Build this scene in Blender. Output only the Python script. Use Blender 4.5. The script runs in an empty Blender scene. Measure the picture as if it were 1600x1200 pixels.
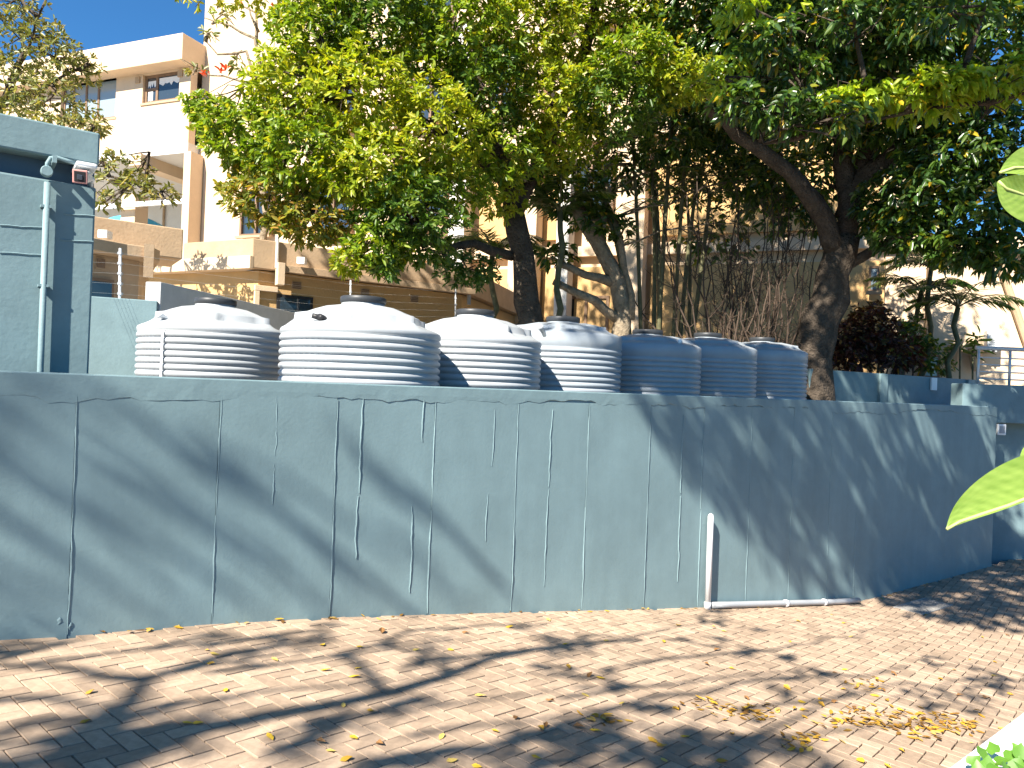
import bpy, math, random
import numpy as np
from mathutils import Vector, Matrix

R = math.radians
sc = bpy.context.scene
C = sc.collection
rng = np.random.default_rng(7)
random.seed(7)

# ------------------------------------------------------------------ camera, sky, sun, exposure
EYE = 1.5
F = 1155.0                      # focal length in pixels of the 1600 px wide photograph
ROLL, PITCH = R(2.2), math.atan(4.5 / F)
cd = bpy.data.cameras.new('camera')
cam = bpy.data.objects.new('camera', cd)
C.objects.link(cam)
cd.sensor_width = 36.0
cd.lens = 36.0 * F / 1600.0
cd.clip_start, cd.clip_end = 0.05, 2000.0
cam.matrix_world = (Matrix.Translation((0, 0, EYE)) @ Matrix.Rotation(R(90) + PITCH, 4, 'X')
                    @ Matrix.Rotation(ROLL, 4, 'Z'))
sc.camera = cam

SUN_EL = R(43)
sh = np.array([-.545, -.838]); sh = sh / np.linalg.norm(sh)
SUN = Vector((sh[0] * math.cos(SUN_EL), sh[1] * math.cos(SUN_EL), math.sin(SUN_EL)))   # towards the sun
w = bpy.data.worlds.new('World'); sc.world = w; w.use_nodes = True
nt = w.node_tree
sky = nt.nodes.new('ShaderNodeTexSky'); sky.sky_type = 'NISHITA'; sky.sun_disc = False
sky.sun_elevation = SUN_EL; sky.sun_rotation = math.atan2(sh[0], sh[1])
sky.air_density = 0.95; sky.dust_density = 0.0; sky.ozone_density = 7.0; sky.altitude = 600
bg = nt.nodes['Background']; bg.inputs['Strength'].default_value = 0.054
tint = nt.nodes.new('ShaderNodeMixRGB'); tint.blend_type = 'MULTIPLY'; tint.inputs[0].default_value = 1.0
tint.inputs[2].default_value = (.54, 1.0, 1.16, 1)        # the deep azure of a dry winter sky, the same in every direction
nt.links.new(sky.outputs[0], tint.inputs[1]); nt.links.new(tint.outputs[0], bg.inputs['Color'])
ld = bpy.data.lights.new('sun', 'SUN'); ld.energy = 5.0; ld.angle = R(0.53); ld.color = (1.0, .93, .82)
sun = bpy.data.objects.new('sun', ld); C.objects.link(sun)
sun.rotation_euler = SUN.to_track_quat('Z', 'Y').to_euler()
sc.view_settings.view_transform = 'Standard'; sc.view_settings.look = 'None'
sc.view_settings.exposure = 1.62; sc.view_settings.gamma = 1.0
sc.view_settings.use_curve_mapping = False
sc.cycles.max_bounces = 5; sc.cycles.diffuse_bounces = 3; sc.cycles.glossy_bounces = 2; sc.cycles.transmission_bounces = 3

# ------------------------------------------------------------------ measuring helpers
_M = np.array(cam.matrix_world)[:3, :3]
def ray(u, v):
    r = _M @ np.array([(u - 800) / F, -(v - 600) / F, -1.0])
    return r / r[1]
def at(u, v, d):                                  # the point seen at u, v that lies d metres ahead
    return ray(u, v) * d + np.array([0, 0, EYE])
T = np.array([.805, .593]); T /= np.linalg.norm(T)
N = np.array([T[1], -T[0]])                        # wall normal, towards the street
_PS = [-40, -.5, .12, .52, 1.33, 2.14, 3.76, 5.38, 8.62, 9.25, 9.7, 60]
_PZ = [0, 0, -.02, -.06, -.12, -.2, -.407, -.62, -1.03, -1.1, -1.12, -1.12]
def prof(s): return np.interp(s, _PS, _PZ)
def sn(s, n): return T * s + N * n
def gz(x, y): return prof(x * T[0] + y * T[1])
def ground_at(u, v):
    r = ray(u, v); d = 3.0
    for _ in range(40):
        d = (gz(r[0] * d, d) - EYE) / r[2]
    return r * d + np.array([0, 0, EYE])
def towards_sun(p, k):                             # k metres (level distance) up the sun's ray
    return np.array([p[0] + sh[0] * k, p[1] + sh[1] * k, p[2] + math.tan(SUN_EL) * k])

# ------------------------------------------------------------------ materials
MATS = {}
def nodes(m): return m.node_tree.nodes, m.node_tree.links
def mat(name, col, rough=.7, var=.12, scale=6.0, bump=0.0, bscale=40.0, spec=.3, col2=None, metal=0.0, streak=False, pervar=0.0, coord='Object', bdist=.01, stain=0.0):
    if name in MATS: return MATS[name]
    m = bpy.data.materials.new(name); m.use_nodes = True
    n, l = nodes(m); b = n['Principled BSDF']
    b.inputs['Roughness'].default_value = rough
    b.inputs['Specular IOR Level'].default_value = spec
    b.inputs['Metallic'].default_value = metal
    tc = n.new('ShaderNodeTexCoord'); out = tc.outputs[coord]
    if coord == 'World':
        pass
    mp = n.new('ShaderNodeMapping'); l.new(out, mp.inputs[0])
    if streak: mp.inputs['Scale'].default_value = (1, 1, .12)
    nz = n.new('ShaderNodeTexNoise'); nz.inputs['Scale'].default_value = scale
    nz.inputs['Detail'].default_value = 6; nz.inputs['Roughness'].default_value = .65
    l.new(mp.outputs[0], nz.inputs['Vector'])
    cr = n.new('ShaderNodeValToRGB')
    c1 = np.array(col); c2 = np.array(col2) if col2 else c1
    cr.color_ramp.elements[0].position = .3; cr.color_ramp.elements[1].position = .7
    cr.color_ramp.elements[0].color = (*np.clip(c1 * (1 - var), 0, 1), 1)
    cr.color_ramp.elements[1].color = (*np.clip(c2 * (1 + var), 0, 1), 1)
    l.new(nz.outputs[0], cr.inputs[0])
    o = cr.outputs[0]
    if stain:
        ns = n.new('ShaderNodeTexNoise'); ns.inputs['Scale'].default_value = 1.3; ns.inputs['Detail'].default_value = 8; ns.inputs['Roughness'].default_value = .7; l.new(out, ns.inputs['Vector'])
        ms = n.new('ShaderNodeMapRange'); ms.inputs['From Min'].default_value = .35; ms.inputs['From Max'].default_value = .68; ms.inputs['To Min'].default_value = 1 - stain; ms.inputs['To Max'].default_value = 1 + stain * .5
        l.new(ns.outputs[0], ms.inputs[0]); vs_ = n.new('ShaderNodeVectorMath'); vs_.operation = 'SCALE'; l.new(o, vs_.inputs[0]); l.new(ms.outputs[0], vs_.inputs['Scale']); o = vs_.outputs[0]
    if pervar:
        oi = n.new('ShaderNodeObjectInfo'); ge = n.new('ShaderNodeNewGeometry')
        ad = n.new('ShaderNodeMath'); ad.operation = 'ADD'; l.new(oi.outputs['Random'], ad.inputs[0]); l.new(ge.outputs['Random Per Island'], ad.inputs[1])
        fr = n.new('ShaderNodeMath'); fr.operation = 'FRACT'; l.new(ad.outputs[0], fr.inputs[0])
        mr = n.new('ShaderNodeMapRange'); mr.inputs['To Min'].default_value = 1 - pervar; mr.inputs['To Max'].default_value = 1 + pervar
        l.new(fr.outputs[0], mr.inputs[0])
        mx = n.new('ShaderNodeVectorMath'); mx.operation = 'SCALE'
        l.new(o, mx.inputs[0]); l.new(mr.outputs[0], mx.inputs['Scale']); o = mx.outputs[0]
    l.new(o, b.inputs['Base Color'])
    if bump:
        nb = n.new('ShaderNodeTexNoise'); nb.inputs['Scale'].default_value = bscale; nb.inputs['Detail'].default_value = 5
        l.new(out, nb.inputs['Vector'])
        bp = n.new('ShaderNodeBump'); bp.inputs['Strength'].default_value = bump; bp.inputs['Distance'].default_value = bdist
        l.new(nb.outputs[0], bp.inputs['Height']); l.new(bp.outputs[0], b.inputs['Normal'])
    MATS[name] = m
    return m

def leafmat(name, stops, trans=.35, rough=.42, spec=.45):
    m = bpy.data.materials.new(name); m.use_nodes = True
    n, l = nodes(m); b = n['Principled BSDF']; o = n['Material Output']
    ge = n.new('ShaderNodeNewGeometry'); cr = n.new('ShaderNodeValToRGB')
    e = cr.color_ramp.elements
    while len(e) < len(stops): e.new(.5)
    for i, (p, c) in enumerate(stops): e[i].position = p; e[i].color = (*c, 1)
    l.new(ge.outputs['Random Per Island'], cr.inputs[0])
    l.new(cr.outputs[0], b.inputs['Base Color'])
    b.inputs['Roughness'].default_value = rough; b.inputs['Specular IOR Level'].default_value = spec
    tr = n.new('ShaderNodeBsdfTranslucent'); g = n.new('ShaderNodeMixRGB'); g.blend_type = 'MULTIPLY'; g.inputs[0].default_value = 1
    g.inputs[2].default_value = (1.5, 1.5, .5, 1); l.new(cr.outputs[0], g.inputs[1]); l.new(g.outputs[0], tr.inputs['Color'])
    mx = n.new('ShaderNodeMixShader'); mx.inputs[0].default_value = trans
    l.new(b.outputs[0], mx.inputs[1]); l.new(tr.outputs[0], mx.inputs[2]); l.new(mx.outputs[0], o.inputs['Surface'])
    return m

def glassmat(name, col, rough=.05):
    m = bpy.data.materials.new(name); m.use_nodes = True
    b = m.node_tree.nodes['Principled BSDF']
    b.inputs['Base Color'].default_value = (*col, 1); b.inputs['Roughness'].default_value = rough
    b.inputs['Specular IOR Level'].default_value = .8
    return m

PAINT = (.178, .262, .280)
M_wall = mat('wall_paint', PAINT, .6, .07, 3.0, .12, 38, .25, streak=True, stain=.13)
M_bead = mat('bead_paint', (.182, .266, .284), .6, .06, 9, .15, 60, .25)
M_block = mat('block_paint', (.168, .248, .266), .65, .08, 3.5, .16, 28, .22, bdist=.012, stain=.15)
M_navy = mat('navy_band', (.06, .10, .14), .6, .08, 4)
M_paver = mat('paver_clay', (.375, .278, .200), .9, .16, 26, .5, 160, .12, pervar=.2, bdist=.004, stain=.16)
M_sand = mat('joint_sand', (.055, .043, .033), .95, .3, 30)
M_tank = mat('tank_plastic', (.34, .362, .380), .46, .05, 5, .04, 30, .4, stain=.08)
M_tank2 = mat('tank_plastic_dark', (.30, .335, .365), .42, .05, 5, .04, 30, .4, stain=.1)  # darker, slightly bluer copy of the tank plastic
M_lid = mat('tank_lid', (.035, .038, .042), .45, .2, 8)
M_black = mat('black_plastic', (.025, .025, .027), .45, .1)
M_white = mat('white_plastic', (.75, .76, .76), .4, .04, 5, spec=.4)
M_greyp = mat('grey_pipe', (.33, .345, .36), .4, .04, 5)
M_peach = mat('peach_plaster', (.62, .475, .325), .85, .05, 1.2, .3, 30, .15, stain=.07)
M_tan = mat('tan_plaster', (.44, .315, .20), .85, .10, 2.0, .4, 25, .15, stain=.15)
M_orange = mat('orange_plaster', (.54, .345, .155), .85, .07, 1.5, .3, 30, .15)
M_grout = mat('grey_plaster', (.46, .46, .45), .85, .1, 3, .3, 30, .15)
M_pale = mat('pale_plaster', (.60, .57, .52), .85, .07, 2, .2, 30, .15)
M_frame = mat('brown_frame', (.20, .125, .075), .5, .1)
M_glass = glassmat('window_glass', (.03, .045, .06))
M_glasspale = glassmat('pale_glass', (.24, .30, .33), .12)
M_curtain = mat('curtain', (.75, .75, .74), .9, .05)
M_dark = mat('dark_void', (.03, .032, .035), .9, .1)
M_steel = mat('galvanised', (.55, .57, .58), .4, .08, 12, metal=.3)
M_soil = mat('soil', (.10, .075, .05), .95, .3, 4)
M_conc = mat('concrete', (.36, .34, .31), .9, .15, 5, .3, 40)
M_blue = mat('blue_cover', (.08, .42, .68), .5, .05)
M_red = mat('red_sign', (.55, .03, .03), .5, .08)
M_bark = mat('bark_grey', (.085, .067, .051), .9, .38, 7, 1.0, 24, .1, bdist=.05)
M_barkpale = mat('bark_pale', (.25, .20, .14), .9, .35, 7, 1.0, 22, .1, bdist=.04)
M_twig = mat('dry_twig', (.075, .052, .037), .9, .3, 14)
M_cane = mat('palm_cane', (.10, .095, .045), .6, .35, 9)
M_planter = mat('planter_paint', (.78, .80, .80), .6, .04, 6, .2, 60)
G1 = leafmat('leaf_green', [(0, (.09, .16, .010)), (.4, (.15, .235, .014)), (.85, (.25, .32, .022)), (1, (.42, .36, .03))], .38)
G1y = leafmat('leaf_yellowing', [(0, (.11, .16, .02)), (.5, (.20, .21, .03)), (.8, (.34, .26, .04)), (1, (.42, .22, .05))], .4)
GS = leafmat('leaf_sunny', [(0, (.20, .31, .02)), (.6, (.34, .44, .03)), (.94, (.44, .50, .05)), (1, (.7, .48, .03))], .4, .32, .5)  # sun on the low bough put into a lighter leaf colour
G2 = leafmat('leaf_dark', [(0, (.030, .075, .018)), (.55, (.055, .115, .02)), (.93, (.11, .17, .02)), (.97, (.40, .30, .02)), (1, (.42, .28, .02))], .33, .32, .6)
G3 = leafmat('leaf_olive', [(0, (.10, .13, .04)), (.6, (.19, .20, .06)), (1, (.34, .28, .10))], .3)
GP = leafmat('leaf_palm', [(0, (.035, .085, .015)), (.6, (.06, .13, .02)), (1, (.13, .17, .03))], .3, .4)
GR = leafmat('leaf_red', [(0, (.035, .012, .010)), (.6, (.085, .025, .018)), (.92, (.06, .06, .02)), (1, (.35, .20, .05))], .25)
GL = leafmat('leaf_litter', [(0, (.12, .06, .02)), (.35, (.34, .18, .03)), (.7, (.55, .33, .03)), (1, (.46, .33, .12))], .15, .6, .2)
GB = leafmat('leaf_big', [(0, (.22, .34, .06)), (1, (.26, .38, .08))], .35, .35, .5)
def veined(m):
    n, l = nodes(m); b_ = n['Principled BSDF']; cr = [x for x in n if x.type == 'VALTORGB'][0]
    uv = n.new('ShaderNodeUVMap'); wv = n.new('ShaderNodeTexWave'); wv.bands_direction = 'X'; wv.inputs['Scale'].default_value = 2.6; wv.inputs['Distortion'].default_value = 1.2
    nz = n.new('ShaderNodeTexNoise'); nz.inputs['Scale'].default_value = 4; nz.inputs['Detail'].default_value = 6
    l.new(uv.outputs[0], wv.inputs['Vector']); l.new(uv.outputs[0], nz.inputs['Vector'])
    ad = n.new('ShaderNodeMath'); ad.operation = 'MULTIPLY_ADD'; ad.inputs[1].default_value = .12; l.new(wv.outputs[1], ad.inputs[0]); l.new(nz.outputs[0], ad.inputs[2])
    l.new(ad.outputs[0], cr.inputs[0])
    cr.color_ramp.elements[0].position = .3; cr.color_ramp.elements[0].color = (.15, .25, .035, 1); cr.color_ramp.elements[1].position = .95; cr.color_ramp.elements[1].color = (.30, .42, .09, 1)
    bp = n.new('ShaderNodeBump'); bp.inputs['Strength'].default_value = .2; bp.inputs['Distance'].default_value = .002; l.new(wv.outputs[1], bp.inputs['Height']); l.new(bp.outputs[0], b_.inputs['Normal'])
veined(GB)
GI = leafmat('leaf_ivy', [(0, (.05, .12, .02)), (.6, (.10, .22, .03)), (1, (.28, .42, .05))], .35, .4)

# ------------------------------------------------------------------ mesh helpers
class MB:
    def __init__(s): s.v = []; s.f = []
    def add(s, vs, fs):
        o = len(s.v); s.v += [tuple(map(float, p)) for p in vs]; s.f += [tuple(i + o for i in f) for f in fs]
        return s
    def box(s, x0, x1, y0, y1, z0, z1):
        v = [(x, y, z) for z in (z0, z1) for x, y in ((x0, y0), (x1, y0), (x1, y1), (x0, y1))]
        return s.add(v, [(3, 2, 1, 0), (4, 5, 6, 7), (0, 1, 5, 4), (1, 2, 6, 5), (2, 3, 7, 6), (3, 0, 4, 7)])
    def prism(s, poly, z0, z1):
        n = len(poly); v = [(p[0], p[1], z0) for p in poly] + [(p[0], p[1], z1) for p in poly]
        return s.add(v, [tuple(range(n - 1, -1, -1)), tuple(range(n, 2 * n))] + [(i, (i + 1) % n, n + (i + 1) % n, n + i) for i in range(n)])
    def tube(s, pts, rad, k=8, caps=True):
        pts = [np.array(p, float) for p in pts]; n = len(pts)
        rad = [rad] * n if np.isscalar(rad) else rad
        up = np.array([.13, .31, .94]); vs = []; fs = []; a = None
        for i, p in enumerate(pts):
            t = pts[min(i + 1, n - 1)] - pts[max(i - 1, 0)]; t /= (np.linalg.norm(t) + 1e-9)
            if a is None:
                a = np.cross(t, up)
                if np.linalg.norm(a) < .1: a = np.cross(t, (1, 0, 0))
            a = a - t * a.dot(t); a /= np.linalg.norm(a) + 1e-9; b = np.cross(t, a)
            for j in range(k):
                q = 2 * math.pi * j / k; vs.append(p + rad[i] * (math.cos(q) * a + math.sin(q) * b))
        for i in range(n - 1):
            for j in range(k):
                fs.append((i * k + j, i * k + (j + 1) % k, (i + 1) * k + (j + 1) % k, (i + 1) * k + j))
        if caps: fs += [tuple(range(k - 1, -1, -1)), tuple(range((n - 1) * k, n * k))]
        return s.add(vs, fs)
    def lathe(s, prof_, k=32, cx=0, cy=0):
        vs = []; fs = []
        for r, z in prof_:
            for j in range(k):
                q = 2 * math.pi * j / k; vs.append((cx + r * math.cos(q), cy + r * math.sin(q), z))
        for i in range(len(prof_) - 1):
            for j in range(k):
                fs.append((i * k + j, i * k + (j + 1) % k, (i + 1) * k + (j + 1) % k, (i + 1) * k + j))
        fs += [tuple(range(k - 1, -1, -1)), tuple(range((len(prof_) - 1) * k, len(prof_) * k))]
        return s.add(vs, fs)
    def build(s, name, m, parent=None, smooth=False, bevel=0, loc=None):
        me = bpy.data.meshes.new(name); me.from_pydata(s.v, [], s.f); me.update()
        if smooth: me.shade_smooth()
        me.materials.append(m)
        o = bpy.data.objects.new(name, me); C.objects.link(o)
        if parent: o.parent = parent
        if loc is not None: o.location = loc
        if bevel:
            b = o.modifiers.new('edge', 'BEVEL'); b.width = bevel; b.segments = 2; b.limit_method = 'ANGLE'
        return o
def quick_mesh(name, V, Q, m, parent=None):          # big numpy meshes of quads
    me = bpy.data.meshes.new(name)
    V = np.asarray(V, np.float32).reshape(-1, 3); Q = np.asarray(Q, np.int32).reshape(-1, 4)
    me.vertices.add(len(V)); me.vertices.foreach_set('co', V.ravel())
    me.loops.add(Q.size); me.loops.foreach_set('vertex_index', Q.ravel())
    me.polygons.add(len(Q)); me.polygons.foreach_set('loop_start', np.arange(0, Q.size, 4, dtype=np.int32))
    me.update(calc_edges=True); me.validate()
    me.materials.append(m)
    o = bpy.data.objects.new(name, me); C.objects.link(o)
    if parent: o.parent = parent
    return o
def tag(o, label=None, cat=None, group=None, kind=None):
    if label: o['label'] = label
    if cat: o['category'] = cat
    if group: o['group'] = group
    if kind: o['kind'] = kind
    return o
def empty(name, loc=(0, 0, 0), rz=0):
    o = bpy.data.objects.new(name, None); C.objects.link(o); o.location = tuple(map(float, loc)); o.rotation_euler = (0, 0, rz)
    o.empty_display_size = .2
    return o
def copy_tree(o, parent=None):
    c = o.copy(); C.objects.link(c); c.parent = parent
    for ch in list(o.children): copy_tree(ch, c)
    return c
def jitter_line(p0, p1, n, amp):
    p0 = np.array(p0, float); p1 = np.array(p1, float)
    out = [p0 + (p1 - p0) * i / n for i in range(n + 1)]
    L = np.linalg.norm(p1 - p0)
    for i in range(1, n): out[i] = out[i] + rng.normal(0, amp * L, 3)
    return out

# ------------------------------------------------------------------ ground
def strip_sheet(name, s_list, n0, n1, dz, m, zfun=prof, kind='structure'):
    mb = MB(); vs = []; fs = []
    for s in s_list:
        for n in (n0, n1):
            p = sn(s, n); vs.append((p[0], p[1], zfun(s) + dz))
    for i in range(len(s_list) - 1): fs.append((2 * i, 2 * i + 1, 2 * i + 3, 2 * i + 2))
    o = mb.add(vs, fs).build(name, m)
    tag(o, kind=kind); return o
WALL_N = -5.007
WALL_TOP = 1.48
def wall_s(u, v):                                  # distance along the wall and height of the wall point seen at u, v
    r = ray(u, v); d = (WALL_N) / (r[0] * N[0] + r[1] * N[1]); p = r * d
    return p[0] * T[0] + p[1] * T[1], p[2] + EYE
S_END = wall_s(1558, 640)[0]
s_list = [-60, -20, -6, -2] + list(np.arange(-.5, 10.6, .15)) + [14, 20, 40]
driveway = strip_sheet('driveway', s_list, WALL_N - .05, 60, -.02, M_sand)
# wide ground so that the land goes on to the horizon
g = MB().add([(-600, -600, -1.5), (600, -600, -1.5), (600, 900, -1.5), (-600, 900, -1.5)], [(0, 1, 2, 3)]).build('ground', M_soil); tag(g, kind='structure')
TER = .40
tp = [sn(-30, WALL_N - .1), sn(S_END - .1, WALL_N - .1), sn(S_END - .1, WALL_N - 3.2), sn(30, WALL_N - 3.2), sn(60, -60), sn(-30, -60)]
terrace = MB().prism(tp, -1.3, TER).build('terrace', M_conc); tag(terrace, kind='structure')

# pavers: bevelled bricks in herringbone bond
W_ = .092
t2 = T * .97 - N * .24; t2 /= np.linalg.norm(t2); n2 = np.array([t2[1], -t2[0]])
def paver_local():
    h = []
    for ins, z in ((.0034, -.03), (.0034, -.0022), (.0048, 0)):
        a, b = W_ - ins, W_ / 2 - ins; h += [(-a, -b, z), (a, -b, z), (a, b, z), (-a, b, z)]
    f = [(8, 9, 10, 11)]
    for r in (0, 4): f += [(r + i, r + (i + 1) % 4, r + 4 + (i + 1) % 4, r + 4 + i) for i in range(4)]
    return np.array(h), f
pv, pf = paver_local()
spots = []; ang_t = math.atan2(t2[1], t2[0])
for i in range(-190, 190):
    for j in range(-190, 190):
        m4 = (i - j) % 4
        if m4 == 0: q, tn = (i + 1.0, j + .5), 0          # brick lying along t2: cells (i, j), (i+1, j)
        elif m4 == 2: q, tn = (i + .5, j + .0), 1          # brick lying across: cells (i, j), (i, j-1)
        else: continue
        p = t2 * q[0] * W_ + n2 * q[1] * W_
        s_, n_ = p.dot(T), p.dot(N)
        if n_ < WALL_N - .04 or s_ > 17.5 or p[1] < .6: continue
        if abs(p[0]) > p[1] * .78 + 2.4: continue
        spots.append((p[0], p[1], s_, tn))
spots.sort(key=lambda q: q[0] ** 2 + q[1] ** 2)
def in_view(x, y, z):
    q = _M.T @ np.array([x, y, z - EYE]); u = 800 + F * q[0] / -q[2]; v = 600 - F * q[1] / -q[2]
    return -20 < u < 1620 and v < 1212
pm = bpy.data.meshes.new('paver'); pm.from_pydata([tuple(p) for p in pv], [], pf); pm.update(); pm.materials.append(M_paver)
near = 0; rest = MB(); rv = []; rf = []
for (x, y, s_, tn) in spots:
    z = float(prof(s_)) + rng.normal(0, .0012)
    sl = float(prof(s_ + .1) - prof(s_ - .1)) / .2
    ax = Vector((N[0], N[1], 0)); rot = Matrix.Rotation(math.atan(sl), 4, ax) @ Matrix.Rotation(rng.normal(0, .006), 4, 'X') @ Matrix.Rotation(rng.normal(0, .006), 4, 'Y') @ Matrix.Rotation(ang_t + tn * math.pi / 2 + rng.normal(0, .008), 4, 'Z')
    if in_view(x, y, z) and near < 300:
        o = bpy.data.objects.new('paver', pm); C.objects.link(o); o.parent = driveway
        o.matrix_local = Matrix.Translation((x, y, z)) @ rot; near += 1
    else:
        r3 = np.array(rot.to_3x3()); q = pv @ r3.T + np.array([x, y, z]); k0 = len(rv) * 12
        rv.append(q); rf += [tuple(i + k0 for i in f) for f in pf]
o = MB(); o.v = [tuple(p) for p in np.concatenate(rv)]; o.f = rf
far = o.build('pavers', M_paver, driveway); tag(far, kind='stuff')

# drain grating across the foot of the ramp
M_drain = mat('drain_metal', (.30, .29, .27), .6, .2, 20)
dg = empty('drain_grating', (*ground_at(1462, 953)[:2], 0)); gc = ground_at(1462, 953); dg.location = (gc[0], gc[1], float(gz(gc[0], gc[1])) + .004); dg.rotation_euler = (0, 0, math.atan2(T[1], T[0]))
MB().box(-.42, .42, -.03, 0, 0, .012).build('frame', M_drain, dg); MB().box(-.42, .42, .3, .33, 0, .012).build('frame', M_drain, dg)
for i in range(16): MB().box(-.40 + i * .052, -.375 + i * .052, 0, .3, 0, .010).build('bar', M_drain, dg)
tag(dg, 'galvanised drain grating set in the paving at the foot of the ramp', 'drain')

# ------------------------------------------------------------------ the long painted wall
fw = empty('boundary_wall', (*sn(0, WALL_N), 0), math.atan2(T[1], T[0]))     # local x along the wall, -y to the street
def build_panel(x0, x1, off):
    n = max(2, int((x1 - x0) / .1)); mb = MB(); vs = []; fs = []
    zs = np.linspace(-1.35, WALL_TOP - .1, 24)
    for z in zs:
        for i in range(n + 1): vs.append((x0 + (x1 - x0) * i / n, -off + rng.normal(0, .0012), z))
    for a in range(len(zs) - 1):
        for i in range(n): b = a * (n + 1) + i; fs.append((b, b + 1, b + n + 2, b + n + 1))
    mb.add(vs, fs)
    return mb.build('panel', M_wall, fw, smooth=True)
joints = [.52 + .81 * i for i in range(-3, 11)]
edges = [-7.0] + joints + [S_END]
offs = []
for i in range(len(edges) - 1):
    off = [0.000, .003, -.002, .002, .001, .003, -.001, .002][i % 8]; offs.append(off)
    p = build_panel(edges[i] + .0015, edges[i + 1] - .0015, off)
core = MB().box(-7, S_END - .02, .006, .2, -1.35, WALL_TOP - .02).build('core', M_wall, fw)
def bead(x, z0, z1, wd, ht, wob, name='joint_bead', blobs=()):
    n = max(6, int(abs(z1 - z0) / .035)); vs = []; fs = []; xo = 0
    for i in range(n + 1):
        z = z0 + (z1 - z0) * i / n; xo += rng.normal(0, wob); xo *= .9
        k = min(1, 3 * i / n, 3 * (n - i) / n) * .7 + .3; ww = wd * (.75 + .5 * rng.random()) * k; hh = ht * (.6 + .8 * rng.random()) * k
        for a, b in ((-1, .006), (-.45, -hh * .8), (.45, -hh), (1, .006)): vs.append((x + xo + a * ww, b - .004, z))
    for i in range(n):
        for j in range(3): b = i * 4 + j; fs.append((b, b + 1, b + 5, b + 4))
    mb = MB().add(vs, fs)
    return mb.build(name, M_bead, fw, smooth=True)
for i, x in enumerate(joints):
    zb = float(prof(x)) + .01
    mid = .75 - .04 * i
    bead(x + .004, zb, mid, .008, .0024, .0014)
    bead(x + .005, mid - .01, 1.36, .006, .0012, .0012)
for (u, v0, v1) in [(567, 622, 770), (560, 775, 872), (433, 618, 712), (428, 725, 790), (662, 622, 690), (772, 640, 728), (762, 770, 845), (862, 640, 760), (856, 765, 915), (1068, 648, 770), (1063, 775, 908), (645, 790, 925), (1100, 650, 795), (1338, 800, 930)]:
    x, za = wall_s(u, v0); x2, zb = wall_s(u, v1)
    bead(x, zb, za, .007, .0016, .003, 'paint_run')
for (u, v) in [(90, 970), (110, 978)]:
    x, z = wall_s(u, v); bead(x, z - .02, z + .02, .014, .001, .003, 'plaster_patch')
# capping: a rough plaster band with a crisp sunlit arris
def capping(x0, x1):
    n = int((x1 - x0) / .06); vs = []; fs = []
    zr = [WALL_TOP - .135, WALL_TOP - .130, WALL_TOP - .075, WALL_TOP - .008, WALL_TOP, WALL_TOP, WALL_TOP - .10]
    yr = [.006, -.0032, -.0042, -.0044, .0002, .21, .21]
    ph = 0
    for i in range(n + 1):
        x = x0 + (x1 - x0) * i / n; ph += rng.normal(0, .009); ph *= .93
        for j in range(7):
            z = zr[j] + (ph + rng.normal(0, .004) if j < 2 else (rng.normal(0, .0007) if j in (3, 4) else 0)); y = yr[j] + (rng.normal(0, .0004) if 0 < j < 4 else 0)
            vs.append((x, y, z))
    for i in range(n):
        for j in range(6): b = i * 7 + j; fs.append((b, b + 7, b + 8, b + 1))
    return MB().add(vs, fs).build('capping', M_wall, fw)
capping(-7, S_END)
tag(fw, 'long blue grey painted plaster wall with vertical panel joints along the driveway', 'wall')

# white standpipe and the waste pipe along the foot of the wall
xs, zt = wall_s(1103, 803); xs0, _ = wall_s(1100, 948)
xs = (xs + xs0) / 2
zb = float(prof(xs))
sp = empty('standpipe', (*sn(xs, WALL_N), zb), math.atan2(T[1], T[0]))
hp = zt - zb
MB().tube([(0, -.055, .03), (0, -.055, hp - .03), (0, -.05, hp - .008), (0, -.04, hp)], [.031, .031, .029, .018], 16).build('pipe', M_white, sp, smooth=True)
MB().tube([(0, -.055, 0), (0, -.055, .07)], .036, 16).build('socket', M_white, sp, smooth=True)
tag(sp, 'white vertical pipe standing against the blue grey wall', 'pipe')
xe, _ = wall_s(1333, 942)
wp = empty('waste_pipe', (*sn(xs + .05, WALL_N), float(prof(xs + .05))), math.atan2(T[1], T[0]))
pts = [(x, -.07, float(prof(xs + .05 + x) - prof(xs + .05)) + .04) for x in np.linspace(0, xe - xs - .05, 12)]
MB().tube(pts, .034, 12).build('pipe', M_greyp, wp, smooth=True)
for i in (5, 8): MB().tube([np.array(pts[i]) - (.025, 0, -.003), np.array(pts[i]) + (.025, 0, -.003)], .041, 12).build('clamp', M_white, wp, smooth=True)
tag(wp, 'grey plastic pipe lying along the foot of the wall', 'pipe')

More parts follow.
